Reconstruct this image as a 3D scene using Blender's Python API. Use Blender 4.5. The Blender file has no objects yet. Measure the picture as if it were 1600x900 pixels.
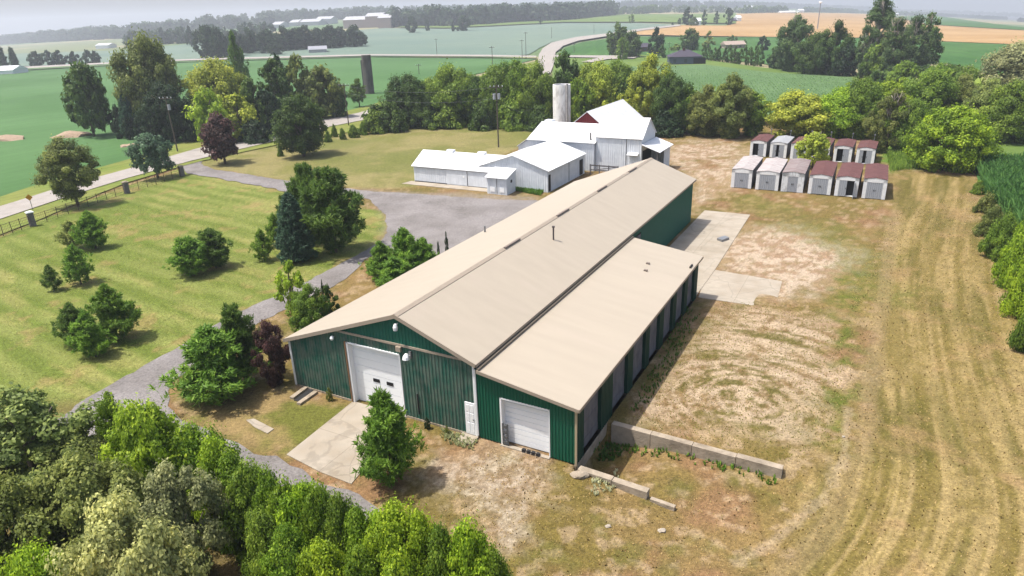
import bpy, bmesh, math, random
import numpy as np
from mathutils import Vector, Matrix

# ------------------------------------------------------------------ camera, light, exposure
scene = bpy.context.scene
C = scene.collection
F, PX, PY, CAMZ = 1070.0, 800.0, 450.0, 23.0
Y0, Y1 = 50.0, -6.0
roll = math.atan2(Y0 - Y1, 1600)
pitch = math.atan2((450 - (Y0 + Y1) / 2) * math.cos(roll), F)
fw = np.array([0, math.cos(pitch), -math.sin(pitch)])
r0 = np.array([1.0, 0, 0]); u0 = np.cross(r0, fw)
cr_ = math.cos(roll) * r0 - math.sin(roll) * u0
cu_ = math.sin(roll) * r0 + math.cos(roll) * u0
camd = bpy.data.cameras.new('camera'); cam = bpy.data.objects.new('camera', camd); C.objects.link(cam)
camd.sensor_width = 36.0; camd.lens = 36.0 * F / 1600.0
camd.clip_start = 0.5; camd.clip_end = 20000
M4 = Matrix(((cr_[0], cu_[0], -fw[0], 0), (cr_[1], cu_[1], -fw[1], 0), (cr_[2], cu_[2], -fw[2], CAMZ), (0, 0, 0, 1)))
cam.matrix_world = M4
scene.camera = cam
SH = Vector((0.43, 0.02, -1.0))              # direction in which sunlight travels
world = bpy.data.worlds.new('World'); scene.world = world; world.use_nodes = True
wn = world.node_tree.nodes; wl = world.node_tree.links
sky = wn.new('ShaderNodeTexSky'); sky.sky_type = 'NISHITA'; sky.sun_disc = False
sky.sun_elevation = math.atan2(1.0, math.hypot(SH.x, SH.y)); sky.sun_rotation = math.atan2(-SH.x, -SH.y)
sky.air_density = 1.0; sky.dust_density = 4.5; sky.ozone_density = 1.0
bg = wn['Background']; bg.inputs['Strength'].default_value = 0.14
wl.new(sky.outputs['Color'], bg.inputs['Color'])
sd = bpy.data.lights.new('sun', 'SUN'); sd.energy = 3.8; sd.angle = math.radians(0.6); sd.color = (1.0, 0.955, 0.88)
sun = bpy.data.objects.new('sun', sd); C.objects.link(sun)
sun.rotation_euler = SH.to_track_quat('-Z', 'Y').to_euler(); sun.location = (-30, 0, 60)
scene.view_settings.view_transform = 'Standard'; scene.view_settings.look = 'None'
scene.view_settings.exposure = 0.72; scene.view_settings.gamma = 1.0
scene.view_settings.use_curve_mapping = False
scene.cycles.use_denoising = True
scene.cycles.max_bounces = 5; scene.cycles.diffuse_bounces = 3; scene.cycles.transmission_bounces = 3
scene.cycles.transparent_max_bounces = 6; scene.cycles.volume_bounces = 0
scene.cycles.use_adaptive_sampling = True; scene.cycles.adaptive_threshold = 0.02

# ------------------------------------------------------------------ ground height and pixel -> ground
B0 = np.array([-2.298, 34.135]); RZ = math.radians(-28.885)
UX = np.array([math.cos(RZ), math.sin(RZ)]); VX = np.array([-UX[1], UX[0]])
def L2W(u, v): return B0[0] + u * UX[0] + v * VX[0], B0[1] + u * UX[1] + v * VX[1]
def W2L(x, y):
    dx = x - B0[0]; dy = y - B0[1]
    return dx * UX[0] + dy * UX[1], dx * VX[0] + dy * VX[1]
def sstep(a, b, t):
    t = np.clip((t - a) / (b - a), 0, 1); return t * t * (3 - 2 * t)
HORX = np.array([-200, 0, 200, 400, 600, 800, 1000, 1200, 1400, 1600, 1800.])
HORD = np.array([16, 12, 5, -7, -10, -8, -6, 3, 16, 27, 36.])      # far ground line, px under the level horizon
RFAR = 4200.0
def hfield(x, y):
    x = np.asarray(x, float); y = np.asarray(y, float)
    d = np.hypot(x, y) + 1e-6
    qr = (x * cr_[0] + y * cr_[1]) / d; qf = np.maximum((x * fw[0] + y * fw[1]) / d, 0.05)
    px = PX + F * qr / qf
    ze = CAMZ - np.interp(px, HORX, HORD) / F * RFAR
    z = ze * np.clip((d - 480) / (RFAR - 480), 0, 1.15)
    u, v = W2L(x, y)
    # loading dock: the ground beside the low end of the lean-to is lower
    dep = np.interp(u, [6.15, 6.4, 10.3, 16.3, 24], [0.0, 1.3, 0.6, 0.42, 0.0])
    w = 0.12 + np.clip(u - 16.0, 0, 8) * 0.5
    hi = 1 - sstep(4.55 - w, 4.55 + w, v)
    lowr = sstep(-9, -0.5, v)
    wt = 0.12 + np.clip(u - 10.4, 0, 20) * 0.8
    tv = sstep(-0.32 - wt, -0.32 + wt, v); lo = tv + (1 - tv) * lowr * sstep(6.2, 13, u)
    # gentle roughness of the soil
    rough = 0.05 * np.sin(x * 0.31 + 1.3) * np.sin(y * 0.27) * (d < 300) * (np.clip((d - 20) / 30, 0, 1))
    uu = np.clip((-u - 15) / 2, 0, 1) + np.clip((u - 8) / 3, 0, 1) + np.clip((-v - 8) / 3, 0, 1) + np.clip((v - 80) / 5, 0, 1)
    return z - dep * hi * lo + rough * np.clip(uu, 0, 1)
def ray(px, py): return fw * F + cr_ * (px - PX) - cu_ * (py - PY)
def G(px, py, zoff=0.0):
    d = ray(px, py); d = d / math.hypot(d[0], d[1])
    t = 15.0; prev = t
    while t < 9000:
        z = CAMZ + d[2] * t
        if z < float(hfield(d[0] * t, d[1] * t)) + zoff:
            lo, hi = prev, t
            for _ in range(24):
                m = (lo + hi) / 2
                if CAMZ + d[2] * m < float(hfield(d[0] * m, d[1] * m)) + zoff: hi = m
                else: lo = m
            return np.array([d[0] * hi, d[1] * hi, float(hfield(d[0] * hi, d[1] * hi))])
        prev = t; t *= 1.01
    t = RFAR * 0.97
    return np.array([d[0] * t, d[1] * t, float(hfield(d[0] * t, d[1] * t))])
def proj(p):
    q = np.array([p[0], p[1], p[2] - CAMZ]); w = q @ fw
    return PX + F * (q @ cr_) / w, PY - F * (q @ cu_) / w, w
def height_for(base, py):
    lo, hi = 0.0, 60.0
    for _ in range(40):
        m = (lo + hi) / 2
        q = (base[0], base[1], base[2] + m)
        if proj(q)[1] > py: lo = m
        else: hi = m
    return lo

# ------------------------------------------------------------------ noise (numpy)
def _hash(ix, iy, s):
    h = (ix.astype(np.int64) * 374761393 + iy.astype(np.int64) * 668265263 + s * 974634777) & 0x7fffffff
    h = ((h ^ (h >> 13)) * 1274126177) & 0x7fffffff
    return ((h ^ (h >> 16)) & 0xffff) / 65535.0
def vnoise(x, y, s=0):
    ix = np.floor(x); iy = np.floor(y); fx = x - ix; fy = y - iy
    fx = fx * fx * (3 - 2 * fx); fy = fy * fy * (3 - 2 * fy)
    a = _hash(ix, iy, s); b = _hash(ix + 1, iy, s); c = _hash(ix, iy + 1, s); d = _hash(ix + 1, iy + 1, s)
    return (a * (1 - fx) + b * fx) * (1 - fy) + (c * (1 - fx) + d * fx) * fy
def fbm(x, y, s=0, o=4):
    r = 0; a = 0.5; t = 0
    for k in range(o):
        r = r + a * vnoise(x * 2 ** k + 17.3 * k, y * 2 ** k - 9.1 * k, s + k); t += a; a *= 0.55
    return r / t

# ------------------------------------------------------------------ materials
MATS = {}
def mat(name, col, rough=0.8, spec=0.3, metallic=0.0, var=0.0, vscale=2.0, bump=0.0, bscale=8.0, dirt=None, dscale=0.6, damt=0.5, emis=None, stretch=None):
    if name in MATS: return MATS[name]
    m = bpy.data.materials.new(name); m.use_nodes = True; MATS[name] = m
    n = m.node_tree.nodes; l = m.node_tree.links; b = n['Principled BSDF']
    b.inputs['Roughness'].default_value = rough; b.inputs['Specular IOR Level'].default_value = spec
    b.inputs['Metallic'].default_value = metallic
    tc = n.new('ShaderNodeTexCoord'); mp = n.new('ShaderNodeMapping'); l.new(tc.outputs['Object'], mp.inputs['Vector'])
    if stretch: mp.inputs['Scale'].default_value = stretch
    last = None
    rgb = n.new('ShaderNodeRGB'); rgb.outputs[0].default_value = (*col, 1); last = rgb.outputs[0]
    if dirt:
        nz = n.new('ShaderNodeTexNoise'); nz.inputs['Scale'].default_value = dscale; nz.inputs['Detail'].default_value = 8; nz.inputs['Roughness'].default_value = 0.65
        l.new(mp.outputs[0], nz.inputs['Vector'])
        rp = n.new('ShaderNodeValToRGB'); rp.color_ramp.elements[0].position = 0.62 - 0.28 * damt; rp.color_ramp.elements[1].position = 0.72
        l.new(nz.outputs['Fac'], rp.inputs[0])
        mx = n.new('ShaderNodeMix'); mx.data_type = 'RGBA'; mx.inputs[7].default_value = (*dirt, 1)
        mu = n.new('ShaderNodeMath'); mu.operation = 'MULTIPLY'; mu.inputs[1].default_value = min(1, damt + 0.2); l.new(rp.outputs[0], mu.inputs[0])
        l.new(mu.outputs[0], mx.inputs[0]); l.new(last, mx.inputs[6]); last = mx.outputs[2]
    if var > 0:
        nz = n.new('ShaderNodeTexNoise'); nz.inputs['Scale'].default_value = vscale; nz.inputs['Detail'].default_value = 6
        l.new(mp.outputs[0], nz.inputs['Vector'])
        mr = n.new('ShaderNodeMapRange'); mr.inputs[1].default_value = 0.25; mr.inputs[2].default_value = 0.75; mr.inputs[3].default_value = 1 - var; mr.inputs[4].default_value = 1 + var
        l.new(nz.outputs['Fac'], mr.inputs[0])
        vm = n.new('ShaderNodeVectorMath'); vm.operation = 'SCALE'; l.new(last, vm.inputs[0]); l.new(mr.outputs[0], vm.inputs['Scale']); last = vm.outputs[0]
    l.new(last, b.inputs['Base Color'])
    if bump > 0:
        nb = n.new('ShaderNodeTexNoise'); nb.inputs['Scale'].default_value = bscale; nb.inputs['Detail'].default_value = 5; l.new(mp.outputs[0], nb.inputs['Vector'])
        bp = n.new('ShaderNodeBump'); bp.inputs['Strength'].default_value = bump; bp.inputs['Distance'].default_value = 0.1; l.new(nb.outputs['Fac'], bp.inputs['Height']); l.new(bp.outputs[0], b.inputs['Normal'])
    return m

def foliage_mat():
    m = bpy.data.materials.new('foliage'); m.use_nodes = True
    n = m.node_tree.nodes; l = m.node_tree.links; b = n['Principled BSDF']
    oi = n.new('ShaderNodeObjectInfo'); at = n.new('ShaderNodeAttribute'); at.attribute_name = 'tint'
    sc = n.new('ShaderNodeVectorMath'); sc.operation = 'SCALE'; l.new(oi.outputs['Color'], sc.inputs[0]); l.new(at.outputs['Fac'], sc.inputs['Scale'])
    hs = n.new('ShaderNodeHueSaturation'); l.new(sc.outputs[0], hs.inputs['Color'])
    mr = n.new('ShaderNodeMapRange'); mr.inputs[1].default_value = 0.5; mr.inputs[2].default_value = 1.6; mr.inputs[3].default_value = 0.515; mr.inputs[4].default_value = 0.48
    l.new(at.outputs['Fac'], mr.inputs[0]); l.new(mr.outputs[0], hs.inputs['Hue'])
    l.new(hs.outputs[0], b.inputs['Base Color']); b.inputs['Roughness'].default_value = 0.55; b.inputs['Specular IOR Level'].default_value = 0.25
    tr = n.new('ShaderNodeBsdfTranslucent'); l.new(hs.outputs[0], tr.inputs['Color'])
    mx = n.new('ShaderNodeMixShader'); mx.inputs[0].default_value = 0.45
    l.new(b.outputs[0], mx.inputs[1]); l.new(tr.outputs[0], mx.inputs[2]); l.new(mx.outputs[0], n['Material Output'].inputs[0])
    return m
FOL = foliage_mat()
BARK = mat('bark', (0.13, 0.105, 0.08), 0.9, var=0.3, vscale=6)
DEAD = mat('dead_wood', (0.36, 0.31, 0.27), 0.9, var=0.2)

# ------------------------------------------------------------------ object helpers
def props(o, label=None, cat=None, group=None, kind=None):
    if label: o['label'] = label
    if cat: o['category'] = cat
    if group: o['group'] = group
    if kind: o['kind'] = kind
    return o
def empty(name, loc, rz, label, cat, group=None):
    o = bpy.data.objects.new(name, None); C.objects.link(o); o.location = loc; o.rotation_euler = (0, 0, rz)
    o.empty_display_size = 0.5
    return props(o, label, cat, group)
def link(name, me, parent=None):
    o = bpy.data.objects.new(name, me); C.objects.link(o)
    if parent: o.parent = parent
    return o
def npmesh(name, V, Fq, material, smooth=False, colors=None, tint=None):
    me = bpy.data.meshes.new(name); V = np.asarray(V, np.float32); Fq = np.asarray(Fq, np.int32)
    k = Fq.shape[1]
    me.vertices.add(len(V)); me.vertices.foreach_set('co', V.ravel())
    me.loops.add(Fq.size); me.loops.foreach_set('vertex_index', Fq.ravel())
    me.polygons.add(len(Fq)); me.polygons.foreach_set('loop_start', np.arange(0, Fq.size, k, dtype=np.int32))
    me.polygons.foreach_set('use_smooth', np.full(len(Fq), smooth))
    me.update(calc_edges=True)
    if colors is not None:
        a = me.color_attributes.new('col', 'FLOAT_COLOR', 'POINT')
        c4 = np.ones((len(V), 4), np.float32); c4[:, :3] = colors; a.data.foreach_set('color', c4.ravel())
    if tint is not None:
        a = me.attributes.new('tint', 'FLOAT', 'FACE'); a.data.foreach_set('value', np.asarray(tint, np.float32))
    me.materials.append(material); return me
class MB:
    def __init__(s): s.v = []; s.f = []
    def poly(s, pts):
        k = len(s.v); s.v += [tuple(map(float, p)) for p in pts]; s.f.append(tuple(range(k, k + len(pts)))); return s
    def box(s, x0, x1, y0, y1, z0, z1):
        k = len(s.v); s.v += [(x, y, z) for z in (z0, z1) for (x, y) in ((x0, y0), (x1, y0), (x1, y1), (x0, y1))]
        s.f += [(k, k + 3, k + 2, k + 1), (k + 4, k + 5, k + 6, k + 7)] + [(k + i, k + (i + 1) % 4, k + 4 + (i + 1) % 4, k + 4 + i) for i in range(4)]; return s
    def bar(s, a, b, w, h=None, n=4, up=(0, 0, 1)):
        a = Vector(a); b = Vector(b); d = (b - a).normalized(); h = h or w
        upv = Vector(up); 
        if abs(d.dot(upv)) > 0.95: upv = Vector((1, 0, 0))
        x = d.cross(upv).normalized(); y = x.cross(d).normalized(); k = len(s.v)
        for p in (a, b):
            for sx, sy in ((-1, -1), (1, -1), (1, 1), (-1, 1)): s.v.append(tuple(p + x * sx * w / 2 + y * sy * h / 2))
        s.f += [(k + 3, k + 2, k + 1, k), (k + 4, k + 5, k + 6, k + 7)] + [(k + i, k + (i + 1) % 4, k + 4 + (i + 1) % 4, k + 4 + i) for i in range(4)]; return s
    def tube(s, pts, rad, n=8, cap=True):
        k0 = len(s.v); P = [Vector(p) for p in pts]
        for i, p in enumerate(P):
            d = (P[min(i + 1, len(P) - 1)] - P[max(i - 1, 0)]).normalized()
            a = Vector((1, 0, 0)) if abs(d.x) < 0.9 else Vector((0, 1, 0))
            x = d.cross(a).normalized(); y = d.cross(x).normalized(); r = rad[i] if hasattr(rad, '__len__') else rad
            for j in range(n):
                t = 2 * math.pi * j / n; s.v.append(tuple(p + x * r * math.cos(t) + y * r * math.sin(t)))
        for i in range(len(P) - 1):
            for j in range(n):
                a = k0 + i * n + j; b = k0 + i * n + (j + 1) % n; s.f.append((a, b, b + n, a + n))
        if cap:
            s.f.append(tuple(k0 + j for j in range(n))[::-1]); s.f.append(tuple(k0 + (len(P) - 1) * n + j for j in range(n)))
        return s
    def prism(s, pts, z0, z1):
        k = len(s.v); n = len(pts)
        s.v += [(p[0], p[1], z0) for p in pts] + [(p[0], p[1], z1) for p in pts]
        s.f += [tuple(range(k, k + n))[::-1], tuple(range(k + n, k + 2 * n))] + [(k + i, k + (i + 1) % n, k + n + (i + 1) % n, k + n + i) for i in range(n)]; return s
    def slab(s, pts, t):   # a sloping sheet given by its top corners, thickness t straight down
        k = len(s.v); n = len(pts)
        s.v += [tuple(p) for p in pts] + [(p[0], p[1], p[2] - t) for p in pts]
        s.f += [tuple(range(k, k + n)), tuple(range(k + n, k + 2 * n))[::-1]] + [(k + i, k + n + i, k + n + (i + 1) % n, k + (i + 1) % n) for i in range(n)]; return s
    def mesh(s, name, m, smooth=False):
        me = bpy.data.meshes.new(name); me.from_pydata(s.v, [], s.f)
        me.materials.append(m)
        bm = bmesh.new(); bm.from_mesh(me); bmesh.ops.recalc_face_normals(bm, faces=bm.faces[:]); bm.to_mesh(me); bm.free()
        if smooth: me.polygons.foreach_set('use_smooth', [True] * len(me.polygons))
        me.update(); return me
    def build(s, name, m, parent=None, smooth=False): return link(name, s.mesh(name, m, smooth), parent)
KEXP = 2.15
def A(r, g, b):
    c = np.array([r, g, b]) / 255.0
    c = np.where(c <= 0.04045, c / 12.92, ((c + 0.055) / 1.055) ** 2.4) / KEXP
    return tuple(float(min(0.85, t)) for t in c)
def AF(r, g, b): k = KEXP / 1.08; return tuple(min(.6, t * k) for t in A(r, g, b))
def PXY(pts): return np.array([G(*p)[:2] for p in pts])
def sdist(poly, x, y):
    n = len(poly); dmin = np.full(x.shape, 1e9); inside = np.zeros(x.shape, bool)
    for i in range(n):
        ax, ay = poly[i]; bx, by = poly[(i + 1) % n]; ex, ey = bx - ax, by - ay
        t = np.clip(((x - ax) * ex + (y - ay) * ey) / (ex * ex + ey * ey + 1e-9), 0, 1)
        dmin = np.minimum(dmin, np.hypot(x - ax - t * ex, y - ay - t * ey))
        c = ((ay > y) != (by > y)) & (x < (bx - ax) * (y - ay) / (by - ay + 1e-12) + ax); inside ^= c
    return np.where(inside, -dmin, dmin)
LAWN = PXY([(-300, 470), (-60, 392), (0, 370), (50, 348), (200, 290), (286, 262), (400, 288), (470, 305), (600, 330), (606, 352), (598, 374), (520, 427), (400, 488), (287, 546), (142, 622), (60, 700), (-200, 900), (-500, 900)])
LAWN2 = PXY([(300, 255), (345, 236), (440, 218), (520, 200), (640, 185), (820, 185), (860, 210), (830, 225), (645, 292), (600, 296), (462, 285), (400, 275), (330, 264)])
MOWN = PXY([(1390, 268), (1525, 275), (1545, 380), (1600, 520), (1800, 1000), (1180, 1100), (1290, 760), (1340, 620), (1370, 480), (1390, 380), (1400, 320)])
GRAV1 = PXY([(1130, 372), (1230, 350), (1330, 385), (1350, 412), (1300, 445), (1235, 470), (1125, 425)])
GRAV2 = PXY([(1180, 480), (1290, 500), (1310, 560), (1300, 640), (1240, 690), (1060, 660), (1000, 640), (1060, 560), (1110, 495)])
GRAV3 = PXY([(720, 690), (800, 705), (860, 728), (880, 745), (850, 790), (830, 850), (760, 870), (690, 800), (680, 740)])
GRAV4 = PXY([(1030, 222), (1150, 215), (1165, 245), (1140, 300), (1090, 320), (1085, 280), (1040, 250)])
GREEN1 = PXY([(1300, 425), (1350, 428), (1345, 500), (1330, 620), (1325, 720), (1290, 700), (1300, 560)])
GREEN2 = PXY([(1160, 300), (1230, 325), (1390, 400), (1420, 480), (1360, 470), (1300, 400), (1200, 345), (1130, 330)])
GREEN3 = PXY([(280, 600), (460, 610), (545, 640), (500, 680), (450, 710), (380, 700), (300, 660)])
WEED = PXY([(1380, 215), (1600, 215), (1600, 255), (1530, 262), (1440, 262), (1385, 268)])
YARDG = PXY([(-300, 900), (-200, 640), (140, 625), (300, 660), (400, 715), (480, 790), (600, 830), (800, 930), (800, 1200), (-400, 1200)])
GLOT = PXY([(570, 296), (640, 300), (830, 308), (860, 330), (700, 400), (640, 430), (579, 400), (607, 352), (590, 320)])
STRIPDIR = math.radians(-35.5); HAYDIR = math.radians(61)
CIRC = np.array(L2W(13.2, 10.6)); 
def gcol(x, y):
    n1 = fbm(x * 0.09, y * 0.09, 1); n2 = fbm(x * 0.35, y * 0.35, 2); n3 = fbm(x * 1.3, y * 1.3, 3); n4 = fbm(x * 4, y * 4, 4, 3)
    d = np.hypot(x, y)
    def c(*k): return np.array(A(*k))[None, :]
    def mixc(a, b, t): t = np.clip(t, 0, 1)[:, None]; return a * (1 - t) + b * t
    def blob(poly, soft, wob=1.0): return sstep(soft, -soft, sdist(poly, x, y) + (n2 - 0.5) * 6 * wob + (n3 - 0.5) * 3 * wob)
    col = mixc(c(162, 136, 88), c(138, 122, 66), sstep(0.35, 0.65, n1 * 0.5 + n2 * 0.5))
    col = mixc(col, c(164, 128, 94), sstep(0.5, 0.68, fbm(x * 0.22 + 40, y * 0.22, 7)) * 0.85)
    col = mixc(col, c(214, 186, 150), sstep(0.52, 0.72, n3) * 0.55)
    col = mixc(col, c(118, 120, 60), sstep(0.54, 0.75, fbm(x * 0.6 + 9, y * 0.6, 11)) * 0.45)
    # far countryside
    far = mixc(c(120, 150, 100), c(150, 160, 120), sstep(0.4, 0.6, fbm(x * 0.003, y * 0.003, 5)))
    far = mixc(far, c(190, 180, 140), sstep(0.58, 0.62, fbm(x * 0.002 + 7, y * 0.004, 6)))
    col = mixc(col, far, sstep(190, 260, d))
    # hay field, cut in long rows
    u, v = W2L(x, y)
    uu = u + 1.5 * np.sin(v * 0.05) + 0.02 * np.clip(9 - v, 0, 22) ** 2
    row = 0.5 + 0.5 * np.sin(uu * 2 * math.pi / 1.9 + 3 * fbm(x * 0.05, y * 0.05, 21))
    row2 = fbm(uu * 3.4, v * 0.08, 22)
    hay = mixc(c(142, 126, 68), c(194, 170, 116), row * 0.2 + sstep(0.4, 0.65, row2 * .7 + n3 * .3) * 0.75)
    hay = mixc(hay, c(108, 104, 44), sstep(0.48, 0.66, fbm(uu * 0.9, v * 0.09, 23) * .8 + n2 * .2) * 0.65)
    hay = mixc(hay, c(200, 164, 120), sstep(0.55, 0.75, n2) * 0.5)
    hay = mixc(hay, c(134, 118, 70), sstep(0.60, 0.72, n3) * 0.35)
    col = mixc(col, hay, blob(MOWN, 1.2, 0.6))
    # bare pale gravel
    pale = mixc(c(230, 208, 182), c(190, 160, 130), sstep(0.42, 0.62, n3))
    pale = mixc(pale, c(148, 132, 92), sstep(0.52, 0.7, n4) * 0.6)
    col = mixc(col, pale, blob(GRAV1, 2.0, 1.0) * 0.95)
    col = mixc(col, pale, blob(GRAV4, 2.0, 1.0) * 0.85 * sstep(0.35, 0.6, n2 + 0.1))
    gg = mixc(c(204, 186, 160), c(164, 142, 112), sstep(0.36, 0.66, n3)); gg = mixc(gg, c(226, 212, 192), sstep(0.5, 0.68, n4) * 0.6)
    col = mixc(col, gg, blob(GRAV3, 1.4, 0.9) * 0.75)
    # circular wheel tracks in the yard
    rr = np.hypot(x - CIRC[0], y - CIRC[1]); th = np.arctan2(y - CIRC[1], x - CIRC[0])
    ring = fbm(rr * 2.6 + 0.6 * np.sin(th + 1), th * 1.8 + 20, 31)
    yard = mixc(c(160, 132, 92), c(226, 202, 172), sstep(0.38, 0.6, ring * 0.45 + n3 * 0.35 + n4 * 0.2)); yard = mixc(yard, c(116, 112, 56), sstep(0.50, 0.38, ring) * sstep(0.4, 0.6, n2) * 0.9)
    yard = mixc(yard, c(196, 174, 140), sstep(0.45, 0.7, n4) * 0.4)
    col = mixc(col, yard, blob(GRAV2, 2.5, 1.0) * 0.85)
    # low green growth
    gr = mixc(c(112, 122, 50), c(140, 136, 64), sstep(0.4, 0.6, n3))
    col = mixc(col, gr, blob(GREEN1, 1.0, 1.0) * sstep(0.40, 0.6, n2 + 0.08) * 0.95)
    col = mixc(col, gr, blob(GREEN2, 1.5, 1.2) * 0.55)
    col = mixc(col, mixc(c(128, 130, 62), c(176, 152, 104), sstep(0.38, 0.6, n2)), blob(GREEN3, 0.8, 0.3))
    col = mixc(col, c(120, 152, 62), blob(WEED, 1.5, 1.0))
    # tyre track of pale gravel curving through the yard
    for pts, w, cc, am in ((TR1, 0.4, (204, 182, 150), 0.45), (TR2, 0.8, (182, 158, 120), 0.4)):
        dd = np.full(x.shape, 1e9)
        for i in range(len(pts) - 1):
            ax, ay = pts[i]; ex, ey = pts[i + 1] - pts[i]
            t = np.clip(((x - ax) * ex + (y - ay) * ey) / (ex * ex + ey * ey), 0, 1); dd = np.minimum(dd, np.hypot(x - ax - t * ex, y - ay - t * ey))
        col = mixc(col, c(*cc), sstep(w, w * 0.3, dd + (n3 - 0.5) * 0.8) * am)
    # lawns with mowing stripes
    s = -x * math.sin(STRIPDIR) + y * math.cos(STRIPDIR)
    tt = x * math.cos(STRIPDIR) + y * math.sin(STRIPDIR)
    sw = 0.5 + 0.5 * np.sin(s * 2 * math.pi / 2.9 + 0.5 * fbm(tt * 0.03, s * 0.05, 41)) * (0.35 + 1.1 * fbm(tt * 0.06, s * 0.3, 45))
    lw = mixc(c(126, 142, 62), c(158, 166, 90), sstep(0.2, 0.8, sw) * 0.6 + sstep(0.5, 0.65, fbm(tt * 0.2, s * 1.1, 42)) * 0.4)
    lw = mixc(lw, c(190, 180, 112), sstep(0.54, 0.72, fbm(tt * 0.15, s * 0.8, 43)) * 0.45)
    lw = mixc(lw, c(112, 136, 48), sstep(0.5, 0.7, fbm(x * 0.07, y * 0.07, 44)) * 0.5)
    lw = mixc(lw, c(182, 158, 104), sstep(0.60, 0.72, n2) * 0.6)
    col = mixc(col, lw, blob(LAWN, 0.5, 0.12))
    lw2 = mixc(c(148, 146, 84), c(170, 160, 106), sstep(0.4, 0.62, n1 * 0.6 + n2 * 0.4)); lw2 = mixc(lw2, c(132, 138, 72), sstep(0.5, 0.65, fbm(x * 0.05 + 3, y * 0.05, 46)) * 0.7)
    col = mixc(col, lw2, blob(LAWN2, 1.0, 0.15))
    sh = mixc(c(118, 108, 62), c(150, 132, 84), n2); col = mixc(col, sh, blob(YARDG, 1.0, 0.3) * 0.8)
    # gravel lot edge
    gl_ = mixc(c(176, 164, 150), c(158, 142, 112), sstep(0.4, 0.7, n3)); col = mixc(col, gl_, blob(GLOT, 1.5, 0.35) * 0.8)
    col *= (1 + (n4 - 0.5)[:, None] * 0.55 * np.clip(1 - d / 250, 0, 1)[:, None])
    return np.clip(col, 0.01, 0.85)
TR1 = PXY([(1325, 640), (1318, 720), (1300, 760), (1262, 800), (1210, 845), (1150, 880)])
TR2 = PXY([(1400, 330), (1375, 500), (1350, 700), (1290, 830), (1200, 920)])

def soil_mat():
    m = bpy.data.materials.new('ground_soil'); m.use_nodes = True; n = m.node_tree.nodes; l = m.node_tree.links; b = n['Principled BSDF']
    b.inputs['Roughness'].default_value = 0.95; b.inputs['Specular IOR Level'].default_value = 0.1
    at = n.new('ShaderNodeVertexColor'); at.layer_name = 'col'; tc = n.new('ShaderNodeTexCoord')
    last = at.outputs['Color']
    for sc_, am in ((1.3, 0.12), (16.0, 0.36), (5.5, 0.36)):
        nz = n.new('ShaderNodeTexNoise'); nz.inputs['Scale'].default_value = sc_; nz.inputs['Detail'].default_value = 4; nz.inputs['Roughness'].default_value = 0.7; l.new(tc.outputs['Object'], nz.inputs['Vector'])
        mr = n.new('ShaderNodeMapRange'); mr.inputs[1].default_value = 0.3; mr.inputs[2].default_value = 0.7; mr.inputs[3].default_value = 1 - am; mr.inputs[4].default_value = 1 + am; l.new(nz.outputs['Fac'], mr.inputs[0])
        vm = n.new('ShaderNodeVectorMath'); vm.operation = 'SCALE'; l.new(last, vm.inputs[0]); l.new(mr.outputs[0], vm.inputs['Scale']); last = vm.outputs[0]
    l.new(last, b.inputs['Base Color'])
    bp = n.new('ShaderNodeBump'); bp.inputs['Strength'].default_value = 0.5; bp.inputs['Distance'].default_value = 0.12; l.new(nz.outputs['Fac'], bp.inputs['Height']); l.new(bp.outputs[0], b.inputs['Normal'])
    return m
SOIL = soil_mat()
az = np.concatenate([np.arange(-180, -46, 6.0), np.arange(-46, 46, 0.14), np.arange(46, 180, 6.0)])
elv = np.concatenate([np.arange(89, 52, -6.0), np.arange(52, 12, -0.13), np.arange(12, 3, -0.075), np.arange(3, 0.9, -0.06)])
dd_ = CAMZ / np.tan(np.radians(elv)); dd_ = np.concatenate([dd_[dd_ < 1400], np.geomspace(1400, RFAR, 36)])
a_, d_ = np.meshgrid(np.radians(az), dd_, indexing='ij')
gx = (d_ * np.sin(a_)).ravel(); gy = (d_ * np.cos(a_)).ravel(); gz = hfield(gx, gy)
na, nd = len(az), len(dd_)
I = np.arange(na * nd).reshape(na, nd); J = np.roll(I, -1, axis=0)
quads = np.stack([I[:, :-1], I[:, 1:], J[:, 1:], J[:, :-1]], -1).reshape(-1, 4)
cen = len(gx); gx = np.append(gx, 0.0); gy = np.append(gy, 0.0); gz = np.append(gz, 0.0)
hub = np.stack([np.full(na, cen), I[:, 0], J[:, 0]], -1)
gme = npmesh('ground', np.stack([gx, gy, gz], -1), quads, SOIL, True, gcol(gx, gy))
ground = link('ground', gme); props(ground, kind='structure')
bm = bmesh.new(); bm.from_mesh(gme); bm.verts.ensure_lookup_table()
for i in range(na):
    try: bm.faces.new([bm.verts[cen], bm.verts[int(I[i, 0])], bm.verts[int(J[i, 0])]])
    except ValueError: pass
bmesh.ops.recalc_face_normals(bm, faces=[f for f in bm.faces if len(f.verts) == 3])
bm.to_mesh(gme); bm.free()

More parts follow.
